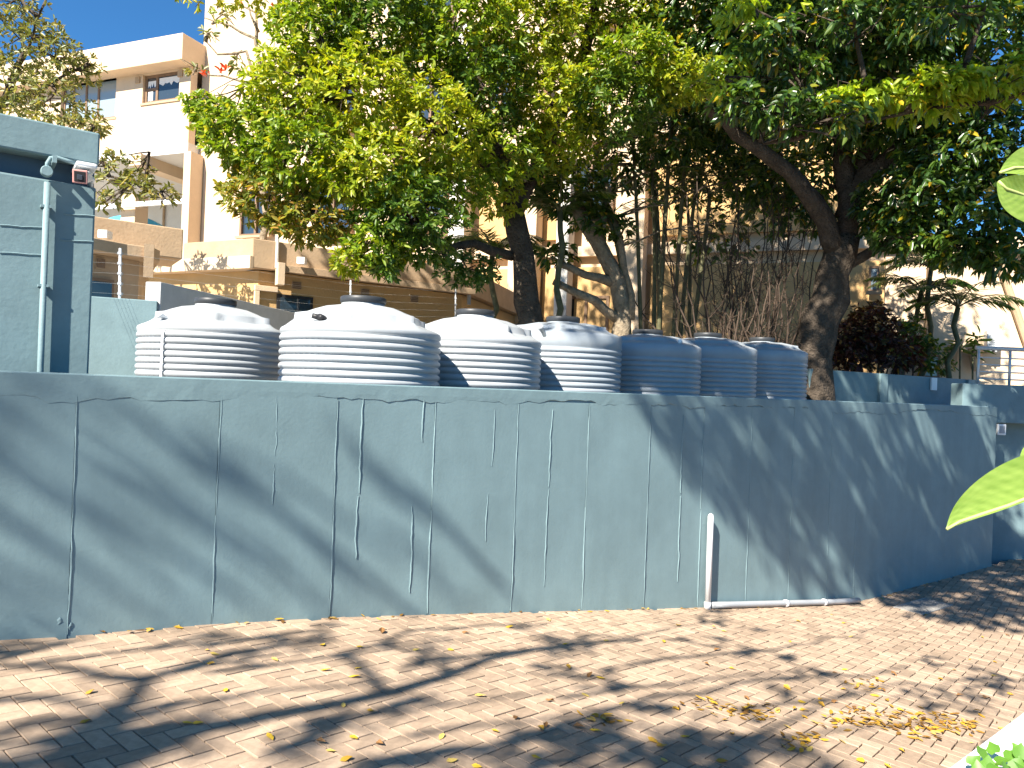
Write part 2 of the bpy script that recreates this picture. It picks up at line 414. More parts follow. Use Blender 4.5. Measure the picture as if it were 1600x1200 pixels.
# ------------------------------------------------------------------ rainwater tanks
def tank_body(rad=.70, H=1.87, k=72, flat_top=False):
    zsh = H - (.215 if flat_top else .31)                                  # shoulder
    pr = [(rad * .96, 0), (rad * .985, .02)]
    pitch = .061; n = int((zsh - (.19 if flat_top else .05)) / pitch)
    for i in range(n):
        z = .04 + i * pitch
        for q in range(8):
            a = q / 8
            pr.append((rad - .024 + .024 * (math.sin(math.pi * a) ** .6), z + pitch * a))
    zt = .04 + n * pitch
    pr += [(rad - .014, zt), (rad - .004, zt + .012), (rad - .003, zsh - .015), (rad - .012, zsh)]
    rel = [(.66, .016), (.60, .040), (.548, .056), (.538, .060), (.522, .068), (.508, .122), (.494, .134), (.42, .165), (.33, .197), (.23, .226), (.19, .233), (.188, .26)]
    if flat_top: rel = [(.655, .018), (.60, .034), (.548, .048), (.538, .051), (.522, .056), (.512, .082), (.494, .090), (.42, .108), (.33, .126), (.23, .142), (.19, .147), (.188, .165)]
    pr += [(r, zsh + z) for r, z in rel]
    vs = []; fs = []
    for i, (r, z) in enumerate(pr):
        for j in range(k):
            q = 2 * math.pi * j / k; rr, zz = r, z
            if z > zsh + .01 and r > .3:           # eight moulded lugs between the panels of the dome
                l = ((q / (2 * math.pi) * 6) % 1) - .5
                lug = math.cos(min(1, abs(l) / .11) * math.pi / 2) ** .7
                if .50 < r < .64: rr = r + .085 * lug * (.64 - r) / .14; zz = z + .008 * lug
                flat = max(0, 1 - abs(l) / .2)
                if .3 < r < .5: zz = z + .012 * min(1, flat * 2)
            vs.append((rr * math.cos(q), rr * math.sin(q), zz))
    for i in range(len(pr) - 1):
        for j in range(k): fs.append((i * k + j, i * k + (j + 1) % k, (i + 1) * k + (j + 1) % k, (i + 1) * k + j))
    fs += [tuple(range(k - 1, -1, -1)), tuple(range((len(pr) - 1) * k, len(pr) * k))]
    return MB().add(vs, fs)
tanks = [  # lid u, lid top v, distance, turn, label
    (337, 468, 7.40, .35, 'light grey corrugated rainwater tank with a white strap, leftmost of the row'),
    (568, 465, 6.55, 1.0, 'broad light grey corrugated rainwater tank with a black nozzle on its dome'),
    (743, 485, 7.65, .62, 'light grey corrugated rainwater tank, third from the block with the camera'),
    (880, 496, 8.70, .9, 'corrugated rainwater tank half in leaf shade, middle of the row of seven'),
    (1012, 516, 9.70, .2, 'shaded corrugated rainwater tank, third from the garden end of the row'),
    (1106, 521, 10.75, .5, 'shaded corrugated rainwater tank, second from the garden end of the row'),
    (1191, 528, 11.9, .8, 'shaded corrugated rainwater tank beside the big trunk, rightmost of the row')]
proto = None; tanks_xy = []
for i, (u, v, d, rz, lab) in enumerate(tanks):
    top = at(u, v, d)
    if proto is None:
        t = empty('rainwater_tank')
        tank_body().build('body', M_tank, t, smooth=True)
        H = 1.87
        lid = MB().lathe([(.192, H - .058), (.200, H - .05), (.200, H - .006), (.192, H), (.05, H + .006)], 40).build('lid', M_lid, t, smooth=False)
        lid.data.shade_smooth()
        proto = list(t.children)
    else:
        t = empty('rainwater_tank')
        if i == 3:                                 # the tanks towards the garden have a plain collar and a flatter dome
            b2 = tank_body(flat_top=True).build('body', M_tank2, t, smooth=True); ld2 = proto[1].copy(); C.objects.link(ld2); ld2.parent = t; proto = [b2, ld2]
        else:
            for ch in proto: c_ = ch.copy(); C.objects.link(c_); c_.parent = t
    t.location = (top[0], top[1], TER); t.rotation_euler = (0, 0, rz); t.scale = (1, 1, (top[2] - TER) / 1.87)
    tag(t, lab, 'water tank', 'rainwater tanks in a row behind the wall')
    tanks_xy.append((top[0], top[1]))
    # dome fittings
    def dome_pt(uu, vv):
        r = ray(uu, vv); p = r * (d - .50); return p + np.array([0, 0, EYE])
    fit = {0: (252, 493, M_white), 1: (505, 497, M_black), 2: (845, 512, M_steel), 4: (1062, 534, M_white)}.get(i)
    if fit:
        p = dome_pt(fit[0], fit[1]); inv = Matrix.Translation(t.location) @ Matrix.Rotation(rz, 4, 'Z') @ Matrix.Diagonal((1, 1, t.scale[2], 1))
        inv = inv.inverted()
        def lp(q): return inv @ Vector(tuple(map(float, q)))
        c = p; aim = np.array([-.35, -.9, .1]) if i == 1 else np.array([-.1, -1, 0]); aim /= np.linalg.norm(aim)
        MB().tube([lp(c + np.array([.05, .28, -.05])), lp(c + np.array([.02, .06, -.02])), lp(c), lp(c + aim * .05)], [.022, .024, .026, .03], 10).build('overflow_nozzle', fit[2], t, smooth=True)
        if i == 1: MB().tube([lp(c + np.array([-.01, -.01, 0])), lp(c + np.array([-.085, -.03, .015]))], [.024, .022], 10).build('nozzle_spout', fit[2], t, smooth=True)
    if i == 0:
        q = math.atan2(-1, -.28) - rz
        strap = MB(); vs = []; fs = []
        path = [(.715, z) for z in np.linspace(0, 1.47, 30)] + [(.70, 1.50), (.60, 1.56)]
        for (r, z) in path:
            for a in (-.016, .016): vs.append((r * math.cos(q + a), r * math.sin(q + a), z))
        for k in range(len(path) - 1): fs.append((2 * k, 2 * k + 1, 2 * k + 3, 2 * k + 2))
        strap.add(vs, fs); so = strap.build('strap', M_white, t)
        sd = so.modifiers.new('thickness', 'SOLIDIFY'); sd.thickness = .004

# ------------------------------------------------------------------ the painted block with the security camera, at the left
bc = at(146, 400, 4.85)                              # right front corner
blk = empty('plant_room', (bc[0], bc[1], TER), math.atan2(T[1], T[0]))
def plane_xy(u, v, o, ang, y=0.0):                   # where the sight line meets a vertical plane of a thing turned by ang
    ex = np.array([math.cos(ang), math.sin(ang)]); ey = np.array([-ex[1], ex[0]]); r = ray(u, v)
    d = (np.dot(o[:2], ey) + y) / (r[0] * ey[0] + r[1] * ey[1]); p = r * d
    return float(np.dot(p[:2] - np.array(o[:2]), ex)), float(p[2] + EYE)
angT = math.atan2(T[1], T[0])
zt0 = plane_xy(152, 208, bc, angT)[1]; zb1 = plane_xy(150, 258, bc, angT)[1]; zb0 = plane_xy(150, 293, bc, angT)[1]
def rough_box(x0, x1, y0, y1, z0, z1, nm, m, par, bev=.012):
    return MB().box(x0, x1, y0, y1, z0, z1).build(nm, m, par, bevel=bev)
rough_box(-5, 0, 0, .28, -TER + .2, zb0 - TER, 'wall', M_block, blk)
rough_box(-5, -.0, .12, .27, zb0 - TER, zb1 - TER, 'recess', M_navy, blk, 0)  # whole recess band coloured a darker navy than the block
rough_box(-5, .01, -.012, .29, zb1 - TER, zt0 - TER, 'parapet', M_block, blk)
for (u0, u1, v) in [(0, 68, 352), (100, 148, 335), (0, 66, 395), (95, 146, 375)]:
    x0, z = plane_xy(u0, v, bc, angT); x1, z2 = plane_xy(u1, v + (u1 - u0) * .06, bc, angT)
    pts = jitter_line((x0, .0, z - TER), (x1, .0, z2 - TER), 10, .006)
    for q in pts: q[1] = .001
    MB().tube(pts, .007, 5).build('plaster_ridge', M_block, blk)
tag(blk, 'tall blue grey plastered block with a dark recessed band at the left edge', 'building')
# conduit
def on_blk(u, v, y): x, z = plane_xy(u, v, bc, angT, y); return np.array([x, y, z - TER])
cdt = empty('conduit', (bc[0], bc[1], TER), angT)
e1, e2 = on_blk(64, 585, -.04), on_blk(74, 285, -.04)
MB().tube([(e1[0], e1[1], -.1), e2], .019, 10).build('pipe', M_bead, cdt, smooth=True)
a = on_blk(73, 268, -.04); MB().lathe([(.030, -.025), (.034, -.02), (.034, .02), (.030, .025)], 20).build('junction_box', M_bead, cdt, smooth=False, loc=tuple(a)).rotation_euler = (R(90), 0, 0)
b0 = on_blk(74, 255, -.04); b1 = on_blk(79, 247, -.04); b2 = on_blk(88, 246, -.04); b3 = on_blk(120, 256, -.04)
MB().tube([a, b0, b1, b2, (b2 + b3) / 2, b3], .013, 8).build('bend', M_bead, cdt, smooth=True)
for v in (322, 446):
    q = on_blk(73 - (v - 285) * .033, v, -.05); MB().box(q[0] - .028, q[0] + .028, -.055, 0, q[2] - .008, q[2] + .008).build('clip', M_bead, cdt)
q = on_blk(85, 248, -.06); MB().box(q[0] - .012, q[0] + .012, -.09, 0.12, q[2] - .03, q[2] + .015).build('clip', M_bead, cdt)
tag(cdt, 'painted vertical conduit with a round junction box on the block', 'conduit')
# camera
cm = empty('security_camera', (bc[0], bc[1], TER), angT)
q0 = on_blk(119, 248, -.16); q1 = on_blk(149, 266, -.1)
MB().box(q0[0], q1[0] + .005, -.17, .10, q1[2] - .005, q0[2] - .01).build('mounting_box', M_white, cm, bevel=.012)
c0 = on_blk(125, 276, -.30)
hd = empty('housing_frame')
def oriented_box(mb, c, fx, rt, L, W, Hh, taper=1.0):
    fx = np.array(fx) / np.linalg.norm(fx); rt = np.array(rt) - fx * np.dot(rt, fx); rt /= np.linalg.norm(rt); up = np.cross(rt, fx); up /= np.linalg.norm(up)
    vs = []
    for l, k in ((0, 1.0), (L, taper)):
        for a, b in ((-1, -1), (1, -1), (1, 1), (-1, 1)): vs.append(np.array(c) - fx * l + rt * a * W / 2 * k + up * b * Hh / 2 * k)
    return mb.add(vs, [(3, 2, 1, 0), (4, 5, 6, 7), (0, 1, 5, 4), (1, 2, 6, 5), (2, 3, 7, 6), (3, 0, 4, 7)])
bpy.data.objects.remove(hd)
fx = np.array([-.25, -.93, -.25]); rt = np.array([.96, -.25, 0])
oriented_box(MB(), c0, fx, rt, .24, .078, .078, .8).build('housing', M_white, cm, bevel=.014)
fxn = fx / np.linalg.norm(fx)
oriented_box(MB(), c0 + fxn * .003, fx, rt, .01, .082, .082).build('bezel', mat('bezel_red', (.62, .30, .26), .4), cm, bevel=.012)
oriented_box(MB(), c0 + fxn * .005, fx, rt, .006, .064, .064).build('face', M_black, cm, bevel=.01)
oriented_box(MB(), c0 + fxn * .008 + np.array([0, 0, -.004]), fx, rt, .005, .03, .03).build('lens', glassmat('lens_glass', (.05, .06, .08)), cm, bevel=.008)
MB().tube([c0 - fxn * .2, c0 - fxn * .2 + np.array([.05, .12, .02]), np.array([c0[0] + .10, .14, c0[2] + .03])], .016, 8).build('arm', M_white, cm, smooth=True)
tag(cm, 'white security camera with a red rimmed face on the block corner', 'camera')

# ------------------------------------------------------------------ yard walls behind the tanks
def wall_run(name, pts, z0, z1, th, m, label, cat='wall', bev=.01):
    r = empty(name, (pts[0][0], pts[0][1], z0))
    for a, b in zip(pts[:-1], pts[1:]):
        a = np.array(a[:2]); b = np.array(b[:2]); t = (b - a) / np.linalg.norm(b - a); n = np.array([-t[1], t[0]]) * th
        MB().prism([a - r_xy(r), b - r_xy(r), b + n - r_xy(r), a + n - r_xy(r)], 0, z1 - z0).build('segment', m, r, bevel=bev)
    tag(r, label, cat); return r
def r_xy(o): return np.array([o.location[0], o.location[1]])
y1 = at(120, 460, 8.25); y2 = at(246, 470, 8.55)
wall_run('yard_wall', [y1, y2], TER - .1, y2[2], .22, M_block, 'blue grey yard wall between the block and the first tank')
y3 = at(247, 474, 8.57); y4 = at(475, 492, 12.3)
wall_run('yard_wall', [(y3[0] + .01, y3[1] + .03), y4, at(735, 510, 15.2)], TER - .1, y4[2], .2, M_grout, 'pale grey plastered yard wall seen between the first two tanks')
gw1 = at(1266, 576, 12.6); gw3 = at(1532, 599, 15.3)
wall_run('garden_wall', [gw1, gw3], TER - .1, gw1[2], .2, M_block, 'low blue grey garden wall behind the last tank under the shrubs')
gd = (gw3 - gw1)[:2]; gd /= np.linalg.norm(gd); gn = np.array([gd[1], -gd[0]])
def on_gw(u, v): r = ray(u, v); d = np.dot(gw1[:2], gn) / np.dot(r[:2], gn); return r * d + np.array([0, 0, EYE])
pier = None
for u, lab in ((1378, 'slim blue grey pier in the middle of the garden wall'), (1514, 'slim blue grey pier at the far end of the garden wall')):
    p = on_gw(u, 600)
    pl = empty('wall_pier', (p[0], p[1], TER - .1), math.atan2(gd[1], gd[0]))
    MB().box(-.11, .11, -.05, -.002, 0, gw1[2] - TER + .098).build('shaft', M_block, pl, bevel=.006)
    tag(pl, lab, 'pier', 'piers of the garden wall')
q = on_gw(1457, 600); nb = empty('notice', (q[0] + gn[0] * .03, q[1] + gn[1] * .03, q[2] - .12), math.atan2(gd[1], gd[0])); MB().box(-.09, .09, -.01, .02, 0, .24).build('board', M_white, nb)
tag(nb, 'small white notice fixed on the garden wall', 'notice')

# garage portal at the right end of the wall
we = sn(S_END, WALL_N)
po = empty('garage_portal', (we[0], we[1] + .26, -1.12), R(2))
zl1 = at(1575, 601, we[1])[2]; zl0 = at(1575, 662, we[1])[2]
MB().box(-.42, 7, 0, .32, zl0 + 1.12, zl1 + 1.12).build('lintel', M_block, po, bevel=.01)
MB().box(-.30, -.05, .05, 5, -.1, zl0 + 1.115).build('side_wall', M_block, po)
MB().box(4.5, 4.8, .05, 5, -.1, zl0 + 1.115).build('side_wall', M_block, po)
MB().box(-.3, 4.8, 5.0, 5.2, -.1, zl0 + 1.115).build('back_wall', M_block, po)
MB().box(-.04, 1.1, .335, .50, -.1, zl0 + 1.11).build('jamb', M_block, po)
MB().box(-.3, 7, .325, 5.2, zl0 + 1.12, zl0 + 1.3).build('ceiling_slab', M_conc, po)
tag(po, 'blue grey lintel over the dark garage entrance at the end of the wall', 'garage entrance')
q = at(1562, 671, we[1] + .2); lb = empty('wall_light', (q[0], q[1], q[2] - .09), 0)
MB().box(-.07, .07, -.06, 0, 0, .18).build('housing', M_white, lb, bevel=.01); MB().box(-.045, .045, -.068, -.06, .03, .15).build('diffuser', M_greyp, lb, bevel=.005)
tag(lb, 'small pale box fixed on the wall end beside the garage entrance', 'wall box')

# railing over the portal
ra = empty('railing', (we[0] - .02, we[1] + .5, zl1 - .02), R(2))
for x in (0, .55, 1.3, 2.2): MB().tube([(x, 0, 0), (x, 0, .62)], .022, 8).build('post', M_steel, ra, smooth=True)
MB().tube([(-.05, 0, .64), (3.2, 0, .64)], .034, 10).build('handrail', M_steel, ra, smooth=True)
for z in (.12, .24, .36, .48): MB().tube([(0, 0, z), (3.2, 0, z)], .012, 6).build('rail', M_steel, ra, smooth=True)
tag(ra, 'galvanised pipe railing above the garage entrance', 'railing')

exec_order = None
# ------------------------------------------------------------------ buildings
O = np.array([-10.6, 25.0]); ANG = math.atan2(-.361, .9326)
ab = empty('apartment_building', (O[0], O[1], 0), ANG)
def fx_(u, v, y=0.0): return plane_xy(u, v, O, ANG, y)
def bx(nm, u0, u1, v0, v1, y0, y1, m, par=None, yp=None, bev=0, z0=None, z1=None):
    yy = y0 if yp is None else yp
    um, vm = (u0 + u1) / 2, (v0 + v1) / 2
    x0 = fx_(u0, vm, yy)[0]; x1 = fx_(u1, vm, yy)[0]; za = fx_(um, v1, yy)[1] if z0 is None else z0; zb = fx_(um, v0, yy)[1] if z1 is None else z1
    return MB().box(x0, x1, y0, y1, za, zb).build(nm, m, par or ab, bevel=bev), (x0, x1, za, zb)
# tower
xt = fx_(313, 200, .5)[0]
xe_ = fx_(1452, 300, .5)[0]
MB().box(xt, xe_, .5, 9, 0, 22).build('wall', M_peach, ab)
# wing
xw0 = fx_(-60, 150, 0)[0]
zu = fx_(230, 229, 0)[1]; ztop = fx_(230, 92, 0)[1]; zf0 = fx_(230, 102, -.5)[1]; zf1 = fx_(230, 62, -.5)[1]
xw1 = xt - .02
# wing wall with a window opening left open
wx0, wx1 = fx_(223, 135, 0)[0], fx_(280, 135, 0)[0]; wz0, wz1 = fx_(252, 158, 0)[1], fx_(252, 113, 0)[1]
gx0, gx1 = fx_(95, 150, 0)[0], fx_(181, 150, 0)[0]; gz0, gz1 = fx_(140, 188, 0)[1], fx_(140, 107, 0)[1]
wm = MB()
for (x0, x1, z0, z1) in [(xw0, gx0, zu, zf0), (gx0, gx1, zu, gz0), (gx0, gx1, gz1, zf0), (gx1, wx0, zu, zf0), (wx0, wx1, zu, wz0), (wx0, wx1, wz1, zf0), (wx1, xw1, zu, zf0)]:
    wm.box(x0, x1, 0, .3, z0, z1)
wm.build('wing_wall', M_peach, ab)
MB().box(xw0, xw1, 3.5, 3.8, zu, zf0).build('wing_room_wall', M_pale, ab)
MB().box(xw0, xt + .12, -.55, 8, zf0, zf1).build('roof_fascia', M_peach, ab, bevel=.02)
MB().box(xw0, xw1, .0, 8, zu - .35, zu - .002).build('floor_slab', M_pale, ab)
def window(x0, x1, z0, z1, y, par, mull=(), trans=(), fr=.07, m=None, gl=None, sill=True, depth=.06):
    f = MB()
    f.box(x0, x1, y, y + depth, z1 - fr, z1).box(x0, x1, y, y + depth, z0, z0 + fr).box(x0, x0 + fr, y, y + depth, z0 + fr, z1 - fr).box(x1 - fr, x1, y, y + depth, z0 + fr, z1 - fr)
    for mx in mull: f.box(mx - fr / 2, mx + fr / 2, y + .003, y + depth - .003, z0 + fr, z1 - fr)
    wd = f.build('window', m or M_frame, par)
    MB().box(x0 + fr * .9, x1 - fr * .9, y + depth * .5, y + depth * .5 + .012, z0 + fr * .9, z1 - fr * .9).build('pane', gl or M_glass, wd)
    for (xa, xb, z) in trans: MB().box(xa, xb, y + .002, y + depth - .004, z - fr / 2, z + fr / 2).build('transom', m or M_frame, wd)
    if sill: MB().box(x0 - .06, x1 + .06, y - .14, y - .003, z0 - .08, z0 - .003).build('sill', M_tan, wd)
    return wd
wmx = wx0 + (wx1 - wx0) * .33
wd = window(wx0, wx1, wz0, wz1, .10, ab, (wmx,), ((wx0, wmx, (wz0 + wz1) / 2),), fr=.10)
for (a0, a1, b0, b1) in [(wx0 + .12, wmx - .06, wz0 + .62, wz1 - .2), (wx0 + .14, wmx - .2, wz0 + .12, wz0 + .45), (wmx + .08, wx1 - .12, wz1 - .38, wz1 - .14)]:
    n = 10; vs = []
    for i in range(n + 1):
        x = a0 + (a1 - a0) * i / n; vs += [(x, .124 - .002 * (i % 2), b0 + rng.normal(0, .05)), (x, .124 - .002 * (i % 2), b1)]
    MB().add(vs, [(2 * i, 2 * i + 2, 2 * i + 3, 2 * i + 1) for i in range(n)]).build('curtain', M_curtain, wd)
gm = [fx_(u, 150, 0)[0] for u in (110, 130, 149)]
window(gx0, gx1, gz0, gz1, .12, ab, gm, fr=.09, gl=M_glasspale)
for u in (217, 283):
    x = fx_(u, 102, 0)[0]; z = zf0 - .2; MB().box(x - .1, x + .1, -.05, -.002, z - .12, z + .1).build('soffit_vent', M_tan, ab)
# open level below the wing: beams, columns, back wall, rail
MB().box(xw0, xw1, 5.0, 5.2, 0, zu - .36).build('back_wall', M_pale, ab)
xb = fx_(222, 232, 0)[0]
vs = [(xb - .2, -.02, zu - .003), (xb + .35, -.02, zu - .003), (xb + .35, -.02, zu - .45), (xb - .2, -.02, zu - .45)]
MB().box(xb - .2, xb + .35, -.35, 5.0, zu - .75, zu - .352).build('beam', M_peach, ab)
cxc = fx_(300, 330, 0)[0]
MB().box(cxc - .35, xw1 + .25, -.1, .45, 0, zu - .36).build('column', M_peach, ab)
cx2 = fx_(204, 325, 1.0)[0]
MB().box(cx2 - .25, cx2 + .45, .8, 1.4, 0, fx_(205, 305, 1.0)[1]).build('column', M_peach, ab, bevel=.02)
z_r = fx_(230, 318, .6)[1]
MB().box(xw0, xw1 - .3, .5, .62, z_r - .1, z_r + .06).build('rail', M_white, ab)
x = fx_(258, 260, 4.9)[0]; MB().tube([(x, 4.93, zu - .5), (x, 4.93, 2)], .05, 6).build('drainpipe', M_tan, ab)
# facade behind the trees: storeys with ledges, recesses, columns and windows
for z in (5.2, 8.4, 11.6, 14.8, 18.0):
    MB().box(xt + 2.9, xe_ + .1, .30, .498, z, z + .28).build('string_course', M_peach, ab)
for x, wdt, mm in [(9.3, .5, M_pale), (11.2, .8, M_peach), (12.6, .35, M_pale), (14.4, .6, M_peach), (6.9, .45, M_peach)]:
    MB().box(x, x + wdt, -.25, .29, 0, 12 if wdt > .4 else 8).build('column', mm, ab)
for (x0, x1, z0, z1, mm) in [(15.1, xe_ - .9, .2, 4.9, M_orange), (15.1, xe_ - .9, 5.7, 8.2, M_orange), (12.0, 12.55, 5.7, 8.2, M_orange), (9.95, 11.15, .2, 4.9, M_orange), (7.5, 9.2, .2, 4.9, M_orange), (12.05, 12.55, .2, 4.9, M_orange), (13.0, 14.3, .2, 4.9, M_orange), (10.0, 11.1, 5.7, 8.2, M_orange), (.8, 6.6, .2, 4.9, M_orange)]:
    MB().box(x0, x1, .35, .497, z0, z1).build('wall_panel', mm, ab)
for (x0, x1, z0, z1) in [(4.2, 5.6, 6.2, 7.8), (4.2, 5.6, 9.4, 11.0), (7.6, 8.9, 6.2, 7.9), (7.6, 8.9, 9.4, 11.0), (1.2, 2.5, 6.2, 7.8), (12.7, 14.0, 6.3, 7.9), (12.7, 14.0, 2.1, 4.1), (10.15, 10.9, 9.5, 11.0), (4.2, 5.6, 12.6, 14.1), (7.6, 8.9, 12.6, 14.1)]:
    window(x0, x1, z0, z1, .30, ab, ((x0 + x1) / 2,), fr=.08, depth=.19)
MB().box(9.96, 10.9, .33, .349, 2.3, 2.9).build('notice_board', M_frame, ab)
tag(ab, 'tall peach plastered apartment block rising behind the trees', 'building')
# red number on the wall beside the bamboo
q = plane_xy(1000, 432, O, ANG, .33)
cu = bpy.data.curves.new('house_number', 'FONT'); cu.body = '6'; cu.size = .38; cu.extrude = .01; cu.materials.append(M_red)
_t = bpy.data.objects.new('digit', cu); C.objects.link(_t); bpy.context.view_layer.update()
_me = bpy.data.meshes.new_from_object(_t.evaluated_get(bpy.context.evaluated_depsgraph_get())); bpy.data.objects.remove(_t)
nm_ = bpy.data.objects.new('house_number', _me); C.objects.link(nm_)
e = np.array([math.cos(ANG), math.sin(ANG)]); ey = np.array([-e[1], e[0]])
pp = O + e * (q[0] - .12) + ey * .30
nm_.location = (pp[0], pp[1], q[1] - .18); nm_.rotation_euler = (R(90), 0, ANG)
tag(nm_, 'red numeral 6 on the orange wall behind the bamboo stems', 'number')

# lower wing at the right
rw = empty('villa', (O[0], O[1], 0), ANG)
def rx(u, v, y=0.0): return plane_xy(u, v, O, ANG, y)
x0 = xe_ + .05; xr0 = rx(1330, 500, .9)[0]; x1 = rx(1720, 500, .2)[0]; zt1 = rx(1540, 398, .2)[1]
MB().box(x0, x1, .2, 6, 0, zt1).build('wall', M_peach, rw)
MB().box(x0 - .02, x1 + .2, -.05, 6.2, zt1, zt1 + .35).build('roof_slab', M_peach, rw)
xa, za = rx(1563, 415, .12); xb, zb_ = rx(1606, 540, .12)
MB().tube([(xa, .12, za), (xb, .12, zb_)], .08, 8).build('stair_string', M_tan, rw)
for (u, v0, v1, wpx) in [(1490, 540, 575, 10), (1522, 545, 580, 10)]:
    x, z = rx(u, v1, .1); _, zz = rx(u, v0, .1)
    MB().lathe([(.05, 0), (.08, .05), (.16, zz - z)], 10, 0, 0).build('wall_lamp', M_tan, rw, loc=(x, .02, z))
for (u0, u1, v0, v1) in [(1357, 1375, 415, 455), (1440, 1470, 555, 590)]:
    a0, zz0 = rx(u0, v1, .1); a1, zz1 = rx(u1, v0, .1)
    window(a0, a1, zz0, zz1, .14, rw, (), fr=.05, gl=M_glasspale, depth=.05)
tag(rw, 'sunlit peach villa behind the palms at the right', 'building')
a0, z0_ = rx(1542, 546, -.2); a1, z1_ = rx(1566, 515, -.2)
ac = empty('air_conditioner', (O[0], O[1], 0), ANG)
MB().box(a0, a1, -.2, .15, z0_, z1_).build('casing', M_white, ac, bevel=.02)
for i in range(7): MB().box(a0 + .04, a1 - .12, -.212, -.2, z0_ + .05 + i * (z1_ - z0_ - .1) / 7, z0_ + .08 + i * (z1_ - z0_ - .1) / 7).build('grille_slat', M_greyp, ac)
for xx in (a0 + .08, a1 - .1): MB().box(xx - .02, xx + .02, -.18, .198, z0_ - .05, z0_ - .003).build('bracket', M_greyp, ac)
tag(ac, 'white air conditioner unit on the sunlit peach wall', 'air conditioner')

# outbuilding with the long parapet
C1 = at(395, 395, 13.5); R1 = at(733, 440, 16.1); L1 = at(286, 390, 14.25); L2 = at(217, 415, 14.75)
ob = empty('outbuilding', (C1[0], C1[1], 0))
def poly(*ps): return [np.array(p[:2]) - C1[:2] for p in ps]
BK = np.array([1.6, 6.0])
def inset(p, d):                                     # move inwards (behind both street faces)
    return p
zp1 = at(395, 372, 13.5)[2]; zp0 = at(395, 418, 13.5)[2]; zb_1 = at(300, 405, 14.2)[2]
MB().prism(poly(L1[:2] + np.array([-.0, .02]), C1, R1, R1[:2] + BK, L1[:2] + BK), zp0, zp1).build('parapet', M_tan, ob, bevel=.015)
o1 = C1[:2] + np.array([-.03, -.05]); 
MB().prism(poly(L2, o1, o1 + np.array([.05, .06]), L1[:2] + np.array([.6, .6]), L2[:2] + np.array([.5, 1.6])), zp0 - .02, zb_1).build('eave_band', M_peach, ob, bevel=.01)
ww0 = C1[:2] + np.array([.05, .20]); wl = L2[:2] + np.array([.10, .20]); wr = R1[:2] + np.array([-.15, .12])
MB().prism(poly(wl, ww0, wr, wr + BK * .8, wl + BK * .8), 0, zp0 - .022).build('wall', M_orange, ob)
td = (wr - ww0) / np.linalg.norm(wr - ww0); nd = np.array([td[1], -td[0]])
def on_ob(u, v):                                     # on the long wall: distance along it, height
    r = ray(u, v); d = np.dot(ww0, nd) / np.dot(r[:2], nd); p = r * d; return float(np.dot(p[:2] - ww0, td)), float(p[2] + EYE)
of = empty('frame_helper'); bpy.data.objects.remove(of)
def ob_box(nm, x0, x1, y0, y1, z0, z1, m, par=ob, bev=0):
    ps = [ww0 + td * a + nd * b - C1[:2] for a, b in ((x0, y1), (x1, y1), (x1, y0), (x0, y0))]
    return MB().prism(ps, z0, z1).build(nm, m, par, bevel=bev)
a0, z0_ = on_ob(431, 492); a1, z1_ = on_ob(488, 465)
wn = ob_box('window', a0, a1, .0, .05, z0_, z1_, M_black); ob_box('pane', a0 + .06, a1 - .06, .045, .058, z0_ + .06, z1_ - .06, M_glass, wn)
ob_box('sill', a0 - .05, a1 + .05, .0, .09, z0_ - .06, z0_ - .003, M_white, wn)
for (u, v) in [(463, 446), (570, 457), (647, 467)]:
    x, z = on_ob(u, v); vg = ob_box('vent', x - .09, x + .09, .0, .02, z - .07, z + .07, M_tan)
    for k in range(4): ob_box('louvre', x - .08, x + .08, .02, .028, z - .06 + k * .033, z - .042 + k * .033, M_frame, vg)
x, z = on_ob(731, 470); ob_box('lamp_bracket', x - .08, x - .02, .1, .16, z - .1, z + .2, M_greyp)
# gutter along the long side and its turned down end
td2 = (R1[:2] - C1[:2]); Lr = np.linalg.norm(td2); td2 /= Lr; nd2 = np.array([td2[1], -td2[0]])
def gut(nm, x0, x1, y0, y1, z0, z1, m): return MB().prism([td2 * a + nd2 * b for a, b in ((x0, y1), (x1, y1), (x1, y0), (x0, y0))], z0, z1).build(nm, m, ob, bevel=.006)
gut('gutter', .55, Lr + .1, .003, .14, zp0 - .03, zp0 + .10, M_tan)
gut('gutter_end', .42, .55, .003, .18, zp0 - .28, zp0 + .13, M_peach)
gut('downpipe', .08, .5, -.13, -.05, zp0 - .40, zp0 - .30, M_peach)
gut('downpipe', .08, .17, -.13, -.05, 0, zp0 - .405, M_peach)
pp = at(434, 372, 13.7); MB().tube([pp - np.array([C1[0], C1[1], .55]), pp - np.array([C1[0], C1[1], -.02])], .03, 8).build('vent_pipe', M_pale, ob)
pp = at(472, 408, 13.8); MB().box(-.07, .07, -.1, .06, -.06, .06).build('floodlight', M_white, ob, loc=(pp[0] - C1[0], pp[1] - C1[1], pp[2]))
tag(ob, 'low tan outbuilding with a flat parapet roof behind the tanks', 'building')

